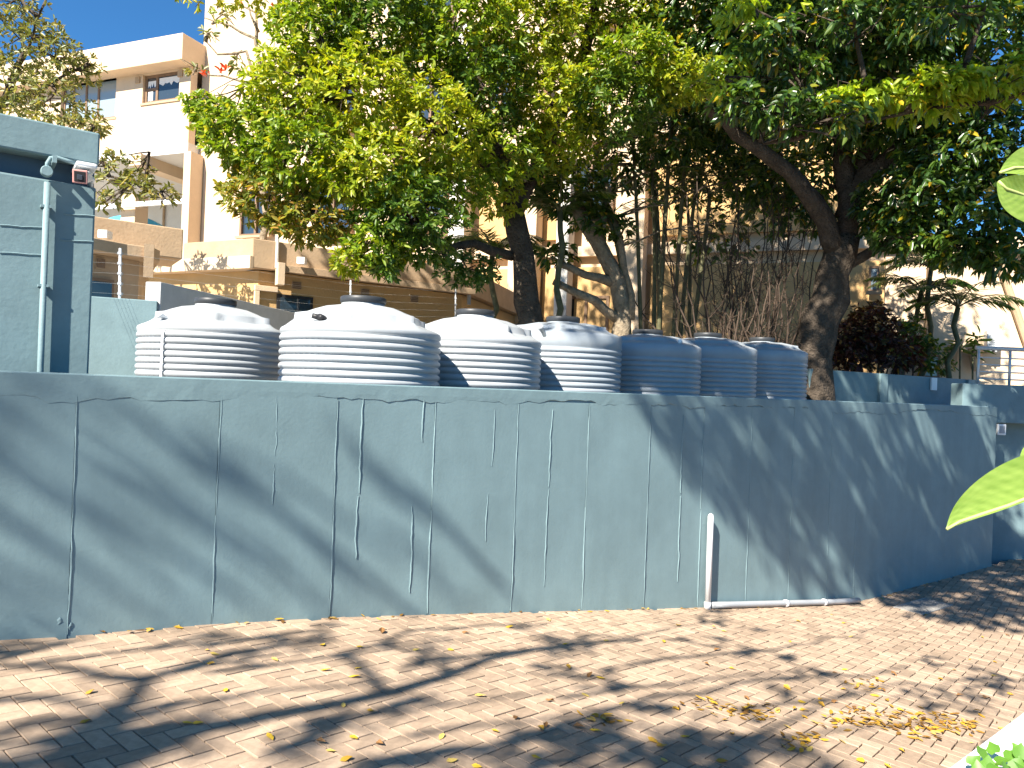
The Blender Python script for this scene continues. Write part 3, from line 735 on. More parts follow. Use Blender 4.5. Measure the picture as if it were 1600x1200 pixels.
# outbuilding nearer to the block, brown parapet and gutter
B1 = at(286, 380, 11.2); B0 = at(100, 375, 10.3)
o2 = empty('storeroom', (B1[0], B1[1], 0))
zq1 = at(286, 358, 11.2)[2]; zq0 = at(286, 405, 11.2)[2]
rel = lambda p: np.array(p[:2]) - B1[:2]
bk = np.array([-.6, .9])
MB().prism([rel(B0), rel(B1), rel(B1) + bk, rel(B0) + bk], zq0, zq1).build('parapet', M_tan, o2, bevel=.015)
E1 = at(238, 400, 10.0); E0 = at(100, 400, 9.15); ez1 = at(238, 386, 10.0)[2]; ez0 = ez1 - .16
arc = [np.array(E1[:2]) + np.array([-.25, -.18]), np.array(E1[:2]) + np.array([-.08, -.04]), np.array(E1[:2]), np.array(E1[:2]) + np.array([-.02, .25])]
MB().prism([rel(E0)] + [rel(p) for p in arc] + [rel(B1) + np.array([-.4, -.05]), rel(B0) + np.array([0, -.05])], ez0, ez1).build('eave_slab', M_tan, o2, bevel=.012)
MB().prism([rel(E1) + np.array([-.07, -.09]), rel(E1) + np.array([.03, -.02]), rel(E1) + np.array([.0, .05]), rel(E1) + np.array([-.10, -.02])], ez0 - .26, ez1 + .03).build('gutter_end', M_tan, o2)
W1 = E1[:2] + np.array([-.30, .25]); W0 = E0[:2] + np.array([-.2, .35])
MB().prism([rel(W0), rel(W1), rel(B1) + np.array([-.5, 0]), rel(B0)], 0, ez0 - .003).build('wall', M_tan, o2)
tw = (W1 - W0) / np.linalg.norm(W1 - W0); nw = np.array([tw[1], -tw[0]])
def o2box(nm, u0, u1, v0, v1, y0, y1, m, par=o2):
    def f(u, v): r = ray(u, v); d = np.dot(W0, nw) / np.dot(r[:2], nw); p = r * d; return float(np.dot(p[:2] - W0, tw)), float(p[2] + EYE)
    a0, z0 = f(u0, v1); a1, z1 = f(u1, v0)
    return MB().prism([rel(W0) + tw * a + nw * b for a, b in ((a0, y1), (a1, y1), (a1, y0), (a0, y0))], z0, z1).build(nm, m, par)
wn = o2box('window', 120, 176, 438, 490, 0, .05, M_frame); o2box('pane', 122, 172, 443, 488, .04, .06, M_glass, wn)
vg = o2box('vent', 149, 164, 404, 420, 0, .02, M_tan)
for k in range(4): o2box('louvre', 150, 163, 405.5 + k * 3.6, 407 + k * 3.6, .02, .03, M_frame, vg)
pp = at(165, 367, 9.8); MB().box(-.06, .06, -.08, .06, -.05, .05).build('floodlight', M_white, o2, loc=(pp[0] - B1[0], pp[1] - B1[1], pp[2]))
tag(o2, 'small tan storeroom with a rounded gutter between the block and the outbuilding', 'building')
# blue rounded cover behind the storeroom parapet
q = at(203, 346, 28.4); bl = empty('blue_canopy', (q[0], q[1], q[2] - 1.2)); vs = []
cross = [(math.cos(a) * 1.15, math.sin(a) * .5 + .95) for a in np.linspace(0, math.pi, 13)]
mbb = MB(); n = len(cross)
vs = [(x, 0, z) for x, z in cross] + [(x, .6, z) for x, z in cross]
mbb.add(vs, [(i, i + 1, n + i + 1, n + i) for i in range(n - 1)] + [tuple(range(n))[::-1], tuple(range(n, 2 * n))]).build('cover', M_blue, bl, smooth=False)
for x in (-.95, .95): MB().box(x - .03, x + .03, .1, .16, -3, .9).build('post', M_steel, bl)
tag(bl, 'bright blue rounded canopy showing behind the storeroom parapet', 'canopy')

# electric fence on the yard walls
ef = empty('electric_fence', (y1[0], y1[1], y2[2]))
def efp(p): return np.array(p) - np.array([y1[0], y1[1], y2[2]])
posts = [(at(188, 467, 8.5), at(188, 388, 8.5)), (at(548, 500, 13.2), at(548, 438, 13.2)), (at(712, 500, 14.9), at(712, 452, 14.9)), (at(40, 460, 7.3), at(40, 380, 7.3))]
for a, b in posts:
    po_ = MB().tube([efp(a) - np.array([0, 0, .3]), efp(b)], .015, 8).build('post', M_white, ef)
    for k in range(5):
        p = efp(a + (b - a) * (k + .5) / 5); MB().box(-.022, .022, -.022, .022, -.014, .014).build('insulator', M_greyp, po_, loc=tuple(p))
for i, j in ((3, 0), (0, 1), (1, 2)):
    for k in range(5):
        f_ = (k + .5) / 5; MB().tube([efp(posts[i][0] + (posts[i][1] - posts[i][0]) * f_), efp(posts[j][0] + (posts[j][1] - posts[j][0]) * f_)], .0009, 4).build('wire', M_steel, ef)
tag(ef, 'electric fence with white posts and thin wires above the yard wall', 'fence')

# ------------------------------------------------------------------ vegetation
def unit(a): return a / (np.linalg.norm(a, axis=-1, keepdims=True) + 1e-9)
def leaves_at(P, D, k, length, width, spread=1.0, droop=.25, fold=.25, jit=.35):
    """rosettes of k leaves at points P with axis D -> verts, quads"""
    n = len(P); P = np.repeat(P, k, 0); D = unit(np.repeat(D, k, 0) + rng.normal(0, .15, (n * k, 3)))
    rnd = rng.normal(0, 1, (n * k, 3)); side = unit(np.cross(D, rnd))
    a = spread * (0.55 + .7 * rng.random((n * k, 1)))
    dirv = unit(D * np.cos(a) + side * np.sin(a)); dirv[:, 2] -= droop * rng.random(n * k); dirv = unit(dirv)
    nrm = unit(D - dirv * (D * dirv).sum(1, keepdims=True) + rng.normal(0, .3, (n * k, 3)))
    wv = unit(np.cross(dirv, nrm)); nrm = unit(np.cross(wv, dirv))
    L = length * (1 - jit / 2 + jit * rng.random((n * k, 1))); W = width * (.85 + .3 * rng.random((n * k, 1)))
    b = P + rng.normal(0, length * .15, P.shape)
    def pt(l, w_, h): return b + dirv * L * l + wv * W * w_ + nrm * W * h - np.array([0, 0, 1]) * L * droop * l * l * .5
    V = np.stack([pt(0, 0, 0), pt(.3, -.45, fold), pt(.7, -.42, fold), pt(1, 0, 0), pt(.7, .42, fold), pt(.3, .45, fold)], 1).reshape(-1, 3)
    i = np.arange(n * k)[:, None] * 6
    Q = np.concatenate([i + np.array([[0, 3, 2, 1]]), i + np.array([[0, 5, 4, 3]])], 0)
    return V, Q
def blob_points(c, r, n, shell=.55):
    d = unit(rng.normal(0, 1, (n, 3))); rad = shell + (1 - shell) * rng.random((n, 1)) ** .7
    rad *= 1 + .22 * np.sin(d[:, :1] * 7 + c[0]) * np.cos(d[:, 2:] * 6 + c[1])
    return np.array(c) + d * rad * np.array(r), d
def limb(mb, pts, r0, r1, k=8):
    pts = [np.array(p, float) for p in pts]; out = [pts[0]]
    for a, b in zip(pts[:-1], pts[1:]):                  # smooth and wander a little
        L = np.linalg.norm(b - a); n = max(2, int(L / .35))
        for i in range(1, n + 1):
            q = a + (b - a) * i / n
            if i < n: q = q + rng.normal(0, .035 * min(L, 1.5), 3)
            out.append(q)
    n = len(out); rr = [r0 + (r1 - r0) * (i / (n - 1)) ** .8 for i in range(n)]
    rr = [x * (1 + rng.normal(0, .05)) for x in rr]
    mb.tube(out, rr, k); return out
def tree(name, loc, trunk, limbs, blobs, leaf, label, bark=M_bark, k=7, length=.12, width=.045, twigs=6, group=None, droop=.3, cat='tree', spread=1.0, extra=None, leafname='crown', shell=.5):
    """trunk: (pts, r0, r1); limbs: list of the same; blobs: (centre, radii, tufts[, material])"""
    t = empty(name, loc); off = np.array(loc, float)
    tm = MB(); nodes_ = []
    p, r0, r1 = trunk
    nodes_ += limb(tm, [np.array(q) - off for q in p], r0, r1, 12)
    tm.build('trunk', bark, t, smooth=True)
    for p, r0, r1 in limbs:
        m_ = MB(); nodes_ += limb(m_, [np.array(q) - off for q in p], r0, r1, 9); m_.build('limb', bark, t, smooth=True)
    nodes_ = np.array(nodes_)
    bm_ = MB(); acc = {}
    for bl_ in blobs:
        c, r, n = bl_[:3]; lm = bl_[3] if len(bl_) > 3 else leaf
        c = np.array(c, float) - off; r = np.array(r, float) * np.ones(3)
        near_ = nodes_[np.argmin(((nodes_ - c) ** 2).sum(1))]
        dist_ = np.linalg.norm(near_ - c); br = limb(bm_, [near_, (near_ + c) / 2 + rng.normal(0, .15, 3) + np.array([0, 0, .25 * min(dist_, 1.5)]), c], (.035 + .012 * r.mean()) * (1 if dist_ < 1.2 else .45), .012, 6)
        P, D = blob_points(c, r, n, shell)
        for _ in range(twigs):
            e_ = c + unit(rng.normal(0, 1, 3)) * r * .9; st = br[rng.integers(len(br) // 2, len(br))]
            limb(bm_, [st, (st + e_) / 2 + rng.normal(0, .12, 3), e_], .014, .004, 4)
        D2 = unit(D * .8 + np.array([0, 0, .55]) + rng.normal(0, .35, D.shape))
        V, Q = leaves_at(P, D2, k, length, width, spread, droop)
        acc.setdefault(lm.name, [lm, [], [], 0]); A = acc[lm.name]
        A[1].append(V); A[2].append(Q + A[3]); A[3] += len(V)
    if bm_.v: bm_.build('branches', bark, t, smooth=True)['kind'] = 'stuff'
    for nm, A in acc.items():
        o = quick_mesh(leafname, np.concatenate(A[1]), np.concatenate(A[2]), A[0], t); o['kind'] = 'stuff'
    tag(t, label, cat, group); return t

def B(u, v, d, ru, rv, rd, n, m=None):                # a clump of foliage by where it stands: centre, half sizes (px, px, m)
    c = at(u, v, d); t_ = (c, (ru * d / F, rd, rv * d / F), n)
    return t_ + ((m,) if m else ())

# --- the spreading tree behind the middle tanks
DA = 12.4
tA = [at(830, 520, DA), at(822, 470, DA), at(818, 400, DA), at(800, 320, DA)]; tA[0][2] = TER
limA = [([at(800, 325, DA), at(785, 250, DA - .3), at(740, 170, DA - .8), at(690, 60, DA - 1), at(650, -200, DA - 1)], .17, .04),
        ([at(805, 330, DA), at(850, 240, DA + .3), at(900, 130, DA + .4), at(930, 10, DA), at(930, -300, DA)], .15, .04),
        ([at(795, 300, DA), at(720, 230, DA - .9), at(640, 180, DA - 1.5), at(540, 150, DA - 2)], .12, .05),
        ([at(790, 280, DA - .1), at(880, 170, DA - .6), at(960, 130, DA - .5), at(1060, 110, DA)], .12, .05),
        ([at(800, 400, DA), at(740, 380, DA - .8), at(690, 390, DA - 1.2), at(640, 350, DA - 1.6)], .09, .04)]
bA = [B(505, 55, 10.8, 72, 72, 1.0, 460), B(462, 145, 10.6, 72, 62, .9, 400), B(380, 215, 10.4, 70, 50, .8, 330), B(560, 150, 10.3, 90, 75, .9, 480),
      B(600, 40, 10.8, 110, 70, 1.1, 560), B(480, 250, 10.2, 100, 65, .9, 480), B(580, 270, 10.2, 90, 65, .9, 460), B(420, 310, 10.3, 75, 45, .7, 270, G1y),
      B(480, 350, 10.3, 70, 30, .6, 190, G1y), B(640, 330, 10.2, 80, 55, .8, 320), B(590, 385, 10.1, 45, 40, .5, 150), B(680, 200, 10.6, 85, 80, 1.0, 420), B(720, 60, 11.0, 110, 80, 1.2, 640),
      B(820, 40, 11.6, 100, 70, 1.2, 480), B(760, 140, 11.2, 80, 60, 1.0, 330), B(920, 50, 12.2, 110, 75, 1.2, 480), B(1000, 60, 12.6, 90, 80, 1.2, 380), B(700, 285, 11, 70, 50, .8, 240),
      B(870, 160, 11.6, 90, 55, 1.0, 380), B(960, 165, 11.4, 80, 45, .9, 320), B(1000, 95, 10.9, 70, 40, .7, 260), B(1060, 125, 10.9, 60, 32, .6, 180), B(780, 240, 11.4, 70, 50, .8, 260), B(870, 225, 11.8, 60, 40, .7, 170), B(660, 390, 10.4, 50, 25, .5, 90), B(330, 175, 10.5, 38, 22, .5, 100), B(780, 310, 12.0, 40, 30, .5, 90), B(880, 250, 13, 80, 40, .8, 150),
      B(545, 405, 10.1, 26, 24, .3, 45), B(600, 418, 10.1, 22, 22, .3, 40), B(730, 420, 11.5, 50, 28, .4, 90, GP)]
bA += [B(u, v, d, 120, 110, 1.2, 360) for u, v, d in [(560, -120, 11), (720, -130, 11.4), (920, -120, 12), (640, -280, 11.4), (850, -290, 12), (1010, -200, 12.4), (760, -420, 12), (600, -240, 11.2), (960, -400, 12.2)]]
bA += [((x + rng.normal(0, .2), y + rng.normal(0, .2), z + rng.normal(0, .3)), (1.15, 1.15, .95), 230) for x in (-5.6, -4, -2.4, -.8, .8, 2.4) for y, z in ((10.6, 8.8), (12.4, 8.6), (11.4, 10.8), (13, 11.2), (11.8, 13.0))]
GY = leafmat('leaf_bright_clumps', [(0, (.17, .24, .012)), (.5, (.28, .34, .02)), (1, (.44, .40, .03))], .42)  # bright, lit clumps of the crown put into a lighter leaf colour
GD = leafmat('leaf_dark_clumps', [(0, (.045, .10, .012)), (.6, (.08, .15, .015)), (1, (.15, .20, .02))], .33)  # dark, shaded crown interior put into a darker leaf colour
bA = [b_ if len(b_) > 3 else (*b_, (G1, GY, G1, GY, GD)[i % 5]) for i, b_ in enumerate(bA)]
tree('spreading_tree', tuple(tA[0]), (tA, .25, .19), limA, bA, G1, 'spreading green tree with rosettes of leaves behind the middle tanks', length=.115, width=.042)

# --- the forked tree at the right
DB = 12.9
tB = [at(1262, 560, DB), at(1280, 500, DB), at(1300, 430, DB), at(1318, 370, DB)]; tB[0][2] = TER
limB = [([at(1312, 400, DB), at(1290, 345, DB - .2), at(1235, 270, DB - .6), at(1150, 210, DB - 1), at(1080, 140, DB - 1.4), at(1010, 105, DB - 1.6), at(960, 90, DB - 1.6)], .20, .04),
        ([at(1318, 380, DB), at(1325, 300, DB), at(1318, 220, DB - .2), at(1290, 150, DB - .4), at(1240, 60, DB - .6), at(1200, -150, DB - .6)], .21, .06),
        ([at(1322, 340, DB), at(1345, 260, DB), at(1360, 150, DB), at(1370, 40, DB)], .20, .09),
        ([at(1325, 300, DB), at(1400, 240, DB - .4), at(1470, 225, DB - .8), at(1540, 170, DB - 1), at(1680, 60, DB - 1)], .19, .05),
        ([at(1305, 420, DB), at(1350, 400, DB - .1), at(1400, 370, DB - .2), at(1440, 380, DB)], .12, .05)]
bB = [B(1080, 40, 12.0, 90, 60, 1.0, 330), B(1180, 60, 11.5, 100, 75, 1.1, 420), B(1290, 50, 11.3, 110, 80, 1.2, 460), B(1410, 60, 11.2, 110, 80, 1.2, 460), B(1530, 70, 11, 100, 80, 1.2, 430),
      B(1130, 130, 11.5, 70, 45, .8, 190), B(1230, 160, 11.6, 80, 45, .8, 180), B(1500, 250, 11.4, 90, 50, .8, 230), B(1440, 300, 11.8, 80, 55, .9, 240), B(1540, 330, 11.2, 70, 50, .8, 190), B(1400, 200, 12.2, 60, 40, .6, 120),
      B(1260, 260, 13.4, 80, 60, .9, 170), B(1190, 280, 13.6, 70, 40, .8, 110), B(1420, 370, 12, 60, 25, .6, 110), B(1580, 390, 11, 50, 40, .6, 110), B(1050, 200, 13.2, 60, 60, .8, 130), B(1500, 390, 11.4, 60, 25, .5, 90)]
bB += [B(u, v, d, 120, 110, 1.2, 320) for u, v, d in [(1130, -110, 12), (1300, -120, 11.8), (1460, -70, 11.6), (1200, -280, 12), (1100, -380, 12.3)]]
bB += [((x, y, z), (1.1, 1.1, .9), 170) for x in (1.2, 2.8, 4.2) for y, z in ((11.6, 9.6), (12.8, 11), (12, 12.6))]
bB += [B(1370, 110, 11.4, 70, 60, .9, 200), B(1330, 180, 12.2, 60, 50, .7, 130), B(1460, 170, 11.6, 70, 50, .8, 200), B(1560, 220, 11.2, 60, 60, .8, 170), B(1150, 220, 13.6, 60, 50, .8, 140), B(1110, 160, 13.2, 70, 50, .8, 160), B(1380, 330, 12.6, 50, 40, .6, 120), B(1240, 330, 13.6, 60, 40, .6, 100)]
tree('forked_tree', tuple(tB[0]), (tB, .42, .28), limB, bB, G2, 'large forked tree with a thick pale trunk behind the last tanks', length=.15, width=.06, k=6, droop=.7, bark=M_bark)

# --- tree growing outside the picture at the right: its low boughs hang into view, its crown shades the end of the wall
tO = [np.array([7.6, 2.6, -.6]), np.array([7.4, 2.8, 2.5]), np.array([6.9, 3.2, 5.0])]
limO = [([(6.9, 3.2, 5.0), (5.4, 3.6, 6.8), (3.6, 3.6, 7.8), (1.4, 2.8, 8.4), (-.6, 1.6, 8.7)], .20, .03), ([(7, 3.1, 4.6), (6.4, 5.0, 5.2), (6.0, 7.2, 5.0), (4.6, 7.9, 4.7), (3.3, 8.0, 4.45)], .09, .012),
        ([(7, 3.2, 5), (6.6, 4.6, 7.2), (5.6, 5.4, 8.6)], .16, .06), ([(6.9, 3.2, 5), (5.6, 1.6, 7.2), (3.5, .2, 8.0)], .15, .06)]
def shade(u, v, k, ru, n, m=None, flat=.6, onwall=True):
    if onwall:
        s_, z_ = wall_s(u, v); p = np.array([*sn(s_, WALL_N), z_])
    else: p = ground_at(u, v)
    c = towards_sun(p, k); t_ = (c, (ru, ru, ru * flat), n); return t_ + ((m,) if m else ())
def shade3(p, k, r, n, flat=.6): return (towards_sun(np.array(p, float), k), (r, r, r * flat), n)
DO = 8.0
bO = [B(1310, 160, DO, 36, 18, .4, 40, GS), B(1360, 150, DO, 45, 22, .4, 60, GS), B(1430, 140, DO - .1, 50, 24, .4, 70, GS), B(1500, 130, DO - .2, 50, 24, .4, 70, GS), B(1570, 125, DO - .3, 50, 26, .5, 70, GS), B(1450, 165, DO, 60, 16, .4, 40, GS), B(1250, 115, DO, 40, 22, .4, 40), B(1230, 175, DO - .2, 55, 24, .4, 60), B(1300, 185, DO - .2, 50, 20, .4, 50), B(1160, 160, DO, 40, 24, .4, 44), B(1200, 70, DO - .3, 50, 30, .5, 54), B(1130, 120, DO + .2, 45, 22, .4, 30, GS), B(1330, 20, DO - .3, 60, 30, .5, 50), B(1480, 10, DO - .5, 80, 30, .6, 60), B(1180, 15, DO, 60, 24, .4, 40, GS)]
for band in [[(1050, 640), (1110, 700), (1170, 760), (1225, 805), (1285, 850)], [(1190, 640), (1240, 700), (1290, 765), (1335, 830), (1380, 900)], [(1290, 650), (1340, 720), (1390, 800), (1430, 880)], [(1380, 640), (1440, 720), (1490, 800), (1530, 860)], [(1480, 650), (1530, 720), (1560, 790), (1580, 850)]]:
    for (u, v) in band: bO.append(shade(u, v, 8.6 + .4 * rng.random(), .42, 50 if u < 1350 else 48, flat=.8))
bO += [shade(1460, 925, 9, .8, 120, onwall=False), shade(1570, 930, 9, 1.0, 180, onwall=False), shade(1410, 905, 9, .5, 60, onwall=False), shade(1600, 890, 9.5, 1.2, 200, onwall=False), shade(1530, 965, 9, .5, 50, onwall=False)]
bO += [shade(u, v, 8.8 + .6 * rng.random(), .6, 80, onwall=False) for u, v in [(1400, 925), (1450, 905), (1500, 890), (1550, 880), (1590, 905), (1540, 915), (1490, 930), (1580, 950), (1440, 945), (1600, 970), (1640, 930), (1620, 880)]]
bO += [shade3((x, y, z), 9, .8, 110) for x, y, z in [(9.0, 13.3, .4), (9.3, 13.4, -.3), (8.9, 13.3, 1.0), (8.3, 12.9, 1.7), (8.6, 12.9, 1.3), (9, 13, 1.6), (9.8, 13.1, 1.6), (10.6, 13.2, 1.8), (9.4, 13.2, 2.3), (7.6, 14.6, 1.8), (9, 16, 1.8)]]
bO += [shade(u, v, 9, .55, 80, flat=.8) for u, v in [(1545, 760), (1470, 865), (1540, 840)]]
bO += [shade3((tanks_xy[i][0] + dx, tanks_xy[i][1] - .5, z), 8.5, .5, 170) for i in (4, 5, 6) for dx, z in ((-.3, 2.1), (.3, 1.7), (0, 1.9))] + [shade3((tanks_xy[3][0] + .1, tanks_xy[3][1] - .5, 2.3), 8.5, .35, 26), shade3((5.1, 12.5, 2.2), 8, .8, 150), shade3((5.2, 12.5, 3.2), 8, .8, 150), shade3((5.3, 12.5, 4.6), 8, .9, 150), shade3((4.6, 12.4, 5.6), 8, .9, 130), shade3((6.5, 13.5, 2.0), 9, .8, 100), shade3((8, 14.8, 2.0), 9, .8, 90)]
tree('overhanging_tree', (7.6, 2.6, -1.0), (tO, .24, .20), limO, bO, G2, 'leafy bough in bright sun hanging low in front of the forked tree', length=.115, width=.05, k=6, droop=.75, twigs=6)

# --- tree behind the viewer: boughs whose shadows cross the wall and the paving
def wp_(u, v, k): s_, z_ = wall_s(u, v); return towards_sun(np.array([*sn(s_, WALL_N), z_]), k)
def gp_(u, v, k): return towards_sun(ground_at(u, v), k)
tS = [np.array([-13.5, -9.0, -.3]), np.array([-13.2, -8.7, 4]), np.array([-12.6, -8.0, 8])]
limS = [([tS[2], wp_(-200, 560, 13), wp_(0, 705, 13), wp_(200, 820, 13), wp_(390, 940, 13)], .046, .034),
        ([tS[2], wp_(60, 560, 12.5), wp_(160, 625, 12.5), wp_(400, 770, 12), wp_(560, 890, 12), wp_(690, 1000, 12)], .040, .030),
        ([wp_(-60, 600, 13), wp_(60, 680, 13), wp_(250, 790, 13), wp_(420, 900, 13)], .04, .025),
        ([wp_(-160, 720, 13), wp_(0, 810, 13), wp_(200, 930, 13)], .045, .03), ([wp_(-160, 830, 13), wp_(0, 890, 13), wp_(160, 960, 13)], .04, .03),
        ([wp_(560, 700, 12.5), wp_(690, 810, 12), wp_(800, 930, 12)], .04, .03), ([wp_(300, 700, 12.5), wp_(470, 830, 12.5), wp_(560, 930, 12)], .04, .025),
        ([tS[1], gp_(60, 1260, 9.2), gp_(170, 1130, 9.0), gp_(230, 1060, 9.0), gp_(360, 1020, 9.2), gp_(520, 1000, 9.4)], .15, .04),
        ([gp_(225, 1062, 7), gp_(120, 1045, 7), gp_(-40, 1040, 7)], .045, .025), ([gp_(130, 1170, 7), gp_(360, 1130, 7.1), gp_(620, 1080, 7.2), gp_(760, 1030, 7.3), gp_(1000, 1000, 7.5)], .085, .03),
        ([gp_(400, 1250, 7), gp_(700, 1170, 7), gp_(950, 1110, 7), gp_(1200, 1060, 7.2), gp_(1420, 1040, 7.2)], .04, .015), ([gp_(900, 1240, 6.5), gp_(1060, 1190, 6.5), gp_(1250, 1120, 6.6), gp_(1330, 1080, 6.6)], .04, .015), ([gp_(600, 1085, 7.2), gp_(540, 1020, 7.3), gp_(640, 985, 7.4), gp_(860, 975, 7.5)], .04, .015), ([gp_(-60, 1100, 7), gp_(80, 1090, 7), gp_(170, 1110, 7)], .04, .02)]
def gs(u, v, k, r, n): return shade(u, v, k, r, n, flat=.5, onwall=False)
bS = [gs(150, 1160, 9, .35, 22), gs(90, 1200, 9, .4, 26), gs(40, 1190, 9, .4, 22), gs(300, 1190, 9, .35, 16), gs(1000, 1195, 9, .5, 80), gs(1180, 1190, 9, .4, 60), gs(420, 1170, 7, .3, 16), gs(620, 1110, 7.2, .3, 16), gs(700, 1020, 7.5, .35, 18), gs(850, 1000, 7.5, .4, 20), gs(1150, 1010, 7.2, .4, 20), gs(1080, 1140, 6.6, .4, 26), gs(1250, 1060, 7, .35, 18), gs(1540, 1060, 7, .5, 34), gs(1500, 1100, 7, .4, 24), gs(1050, 1200, 6.6, .4, 26), gs(900, 1060, 7, .3, 14), gs(480, 1000, 7.5, .35, 16), gs(40, 1010, 7.2, .3, 14), gs(330, 1010, 7.4, .3, 14), gs(1130, 965, 7.5, .35, 14), gs(800, 1180, 7, .3, 14)]
bS = [(c, r, n * 2 // 3 if n >= 16 and c[2] > 7.6 else max(4, int(n * .3))) for c, r, n in bS]
limS += [([wp_(u, v, 13), wp_(u + 200, v + 120, 13), wp_(u + 420, v + 262, 12.8)], .024, .018) for u, v in [(-100, 690), (-60, 770), (40, 610), (140, 700), (330, 690), (-120, 860)]]
limS += [([gp_(u, v, 7), gp_(u + 180, v - 22, 7.1), gp_(u + 400, v - 52 + rng.normal(0, 8), 7.2)], .028, .010) for u, v in [(-40, 1170), (250, 1100), (480, 1130), (640, 1150), (700, 1030), (330, 1050), (880, 1090), (980, 1040), (1150, 1110), (1080, 1170), (60, 1035), (560, 1190)]]
tree('shade_tree', (-13.5, -9.0, -.3), (tS, .42, .22), limS, bS, G2, 'tall tree behind the viewer casting branch shadows on wall and paving', length=.15, width=.06, k=6, twigs=5)

# --- olive tree over the block at the left
DC = 14.0
tC = [at(-40, 500, DC), at(-30, 300, DC), at(0, 170, DC), at(40, 80, DC)]; tC[0][2] = TER
bC = [B(30, 60, DC, 70, 55, .8, 210), B(90, 90, DC, 50, 40, .7, 150), B(10, 140, DC - .5, 60, 45, .8, 190), B(70, 160, DC - .6, 60, 40, .7, 150), B(125, 105, DC, 30, 25, .4, 55), B(10, 10, DC, 60, 25, .7, 110), B(100, 200, DC - 1, 55, 18, .5, 70), B(30, 205, DC - 1, 60, 20, .5, 80), B(150, 195, 13, 26, 16, .3, 34), B(175, 265, 12.6, 30, 30, .4, 60), B(215, 290, 12.4, 30, 22, .3, 45), B(250, 302, 12.4, 24, 14, .3, 30), B(165, 315, 12.4, 22, 14, .3, 24), B(222, 262, 12.5, 14, 16, .2, 16)]
bC = [(c, r, int(n * .6)) for c, r, n in bC]
tree('olive_tree', tuple(tC[0]), (tC, .12, .05), [([at(0, 170, DC), at(80, 130, DC), at(140, 100, DC)], .05, .02), ([at(-20, 260, DC), at(80, 250, 13.2), at(170, 275, 12.6), at(250, 305, 12.4)], .05, .015), ([at(10, 140, DC), at(50, 60, DC), at(72, 0, DC)], .03, .02)], bC, G3, 'loose olive green tree standing over the blue grey block', length=.13, width=.045, k=6)
# --- bare coral tree with red flowers
DE = 15
tE = [at(420, 420, DE), at(415, 200, DE), at(410, 90, DE)]; tE[0][2] = TER
limE = [([at(410, 120, DE), at(398, 60, DE), at(360, 40, DE), at(320, 28, DE)], .045, .012), ([at(400, 70, DE), at(400, 20, DE), at(360, 5, DE)], .04, .012), ([at(412, 150, DE), at(385, 80, DE), at(340, 85, DE), at(322, 65, DE)], .04, .010), ([at(410, 140, DE), at(370, 125, DE), at(330, 118, DE), at(305, 112, DE)], .035, .010), ([at(404, 50, DE), at(385, -5, DE)], .03, .012)]
bE = [B(348, 22, DE, 14, 8, .2, 5, G3), B(330, 50, DE, 12, 8, .2, 4, G3), B(305, 112, DE, 10, 8, .2, 4, G3), B(370, 100, DE, 12, 8, .2, 4, G3), B(372, 3, DE, 8, 5, .1, 3, None)]
bE = bE[:4]
ct = tree('coral_tree', tuple(tE[0]), (tE, .09, .05), limE, bE, G3, 'bare branched tree with small red flowers against the peach tower', bark=M_barkpale, length=.16, width=.06, k=5, twigs=3)
RF = leafmat('petal_red', [(0, (.5, .04, .02)), (1, (.7, .10, .04))], .3)
for (u, v) in [(372, 2), (345, 113), (352, 108), (430, 15), (322, 118)]:
    V, Q = leaves_at(np.array([at(u, v, DE) - np.array(tE[0])]), np.array([[0, 0, 1.]]), 9, .14, .05); quick_mesh('flower', V, Q, RF, ct)

# --- leaning trunk and clump with low curved stems between the tree and the bamboo
DG = 13.4
tG = [at(985, 520, DG), at(965, 440, DG), at(935, 380, DG), at(900, 320, DG)]; tG[0][2] = TER
limG = [([at(968, 500, DG), at(930, 470, DG - .2), at(895, 455, DG - .3), at(865, 440, DG - .3)], .10, .06), ([at(955, 440, DG), at(915, 430, DG - .2), at(875, 412, DG - .3)], .10, .055), ([at(935, 385, DG), at(950, 300, DG), at(930, 230, DG)], .09, .05), ([at(985, 500, DG), at(975, 420, DG), at(960, 340, DG)], .08, .05)]
bG = [B(1080, 160, 15.4, 80, 45, .8, 130), B(1170, 190, 15.6, 80, 50, .8, 140), B(1240, 220, 15.4, 60, 50, .8, 110), B(1130, 270, 15.2, 70, 45, .7, 100), B(1210, 300, 15.2, 60, 45, .7, 90), B(1390, 250, 15, 60, 60, .8, 110), B(1020, 190, 14.6, 70, 50, .8, 110), B(1100, 230, 14.8, 70, 55, .8, 110), B(1180, 300, 14.6, 60, 50, .7, 80), B(1060, 300, 14.8, 60, 45, .7, 60), B(970, 260, 14.2, 60, 50, .7, 90), B(1130, 370, 14.4, 60, 40, .6, 60), B(830, 270, 13.6, 70, 45, .6, 100), B(900, 300, DG, 70, 40, .6, 110, G2), B(940, 350, DG, 50, 22, .5, 60, G2), B(870, 400, DG, 30, 20, .3, 30, G2)]
tree('leaning_tree', tuple(tG[0]), (tG, .22, .12), limG, bG, G2, 'leaning multi stemmed tree with dappled bark between the tree and the bamboo', bark=M_barkpale, length=.15, width=.06, k=6, droop=.6)

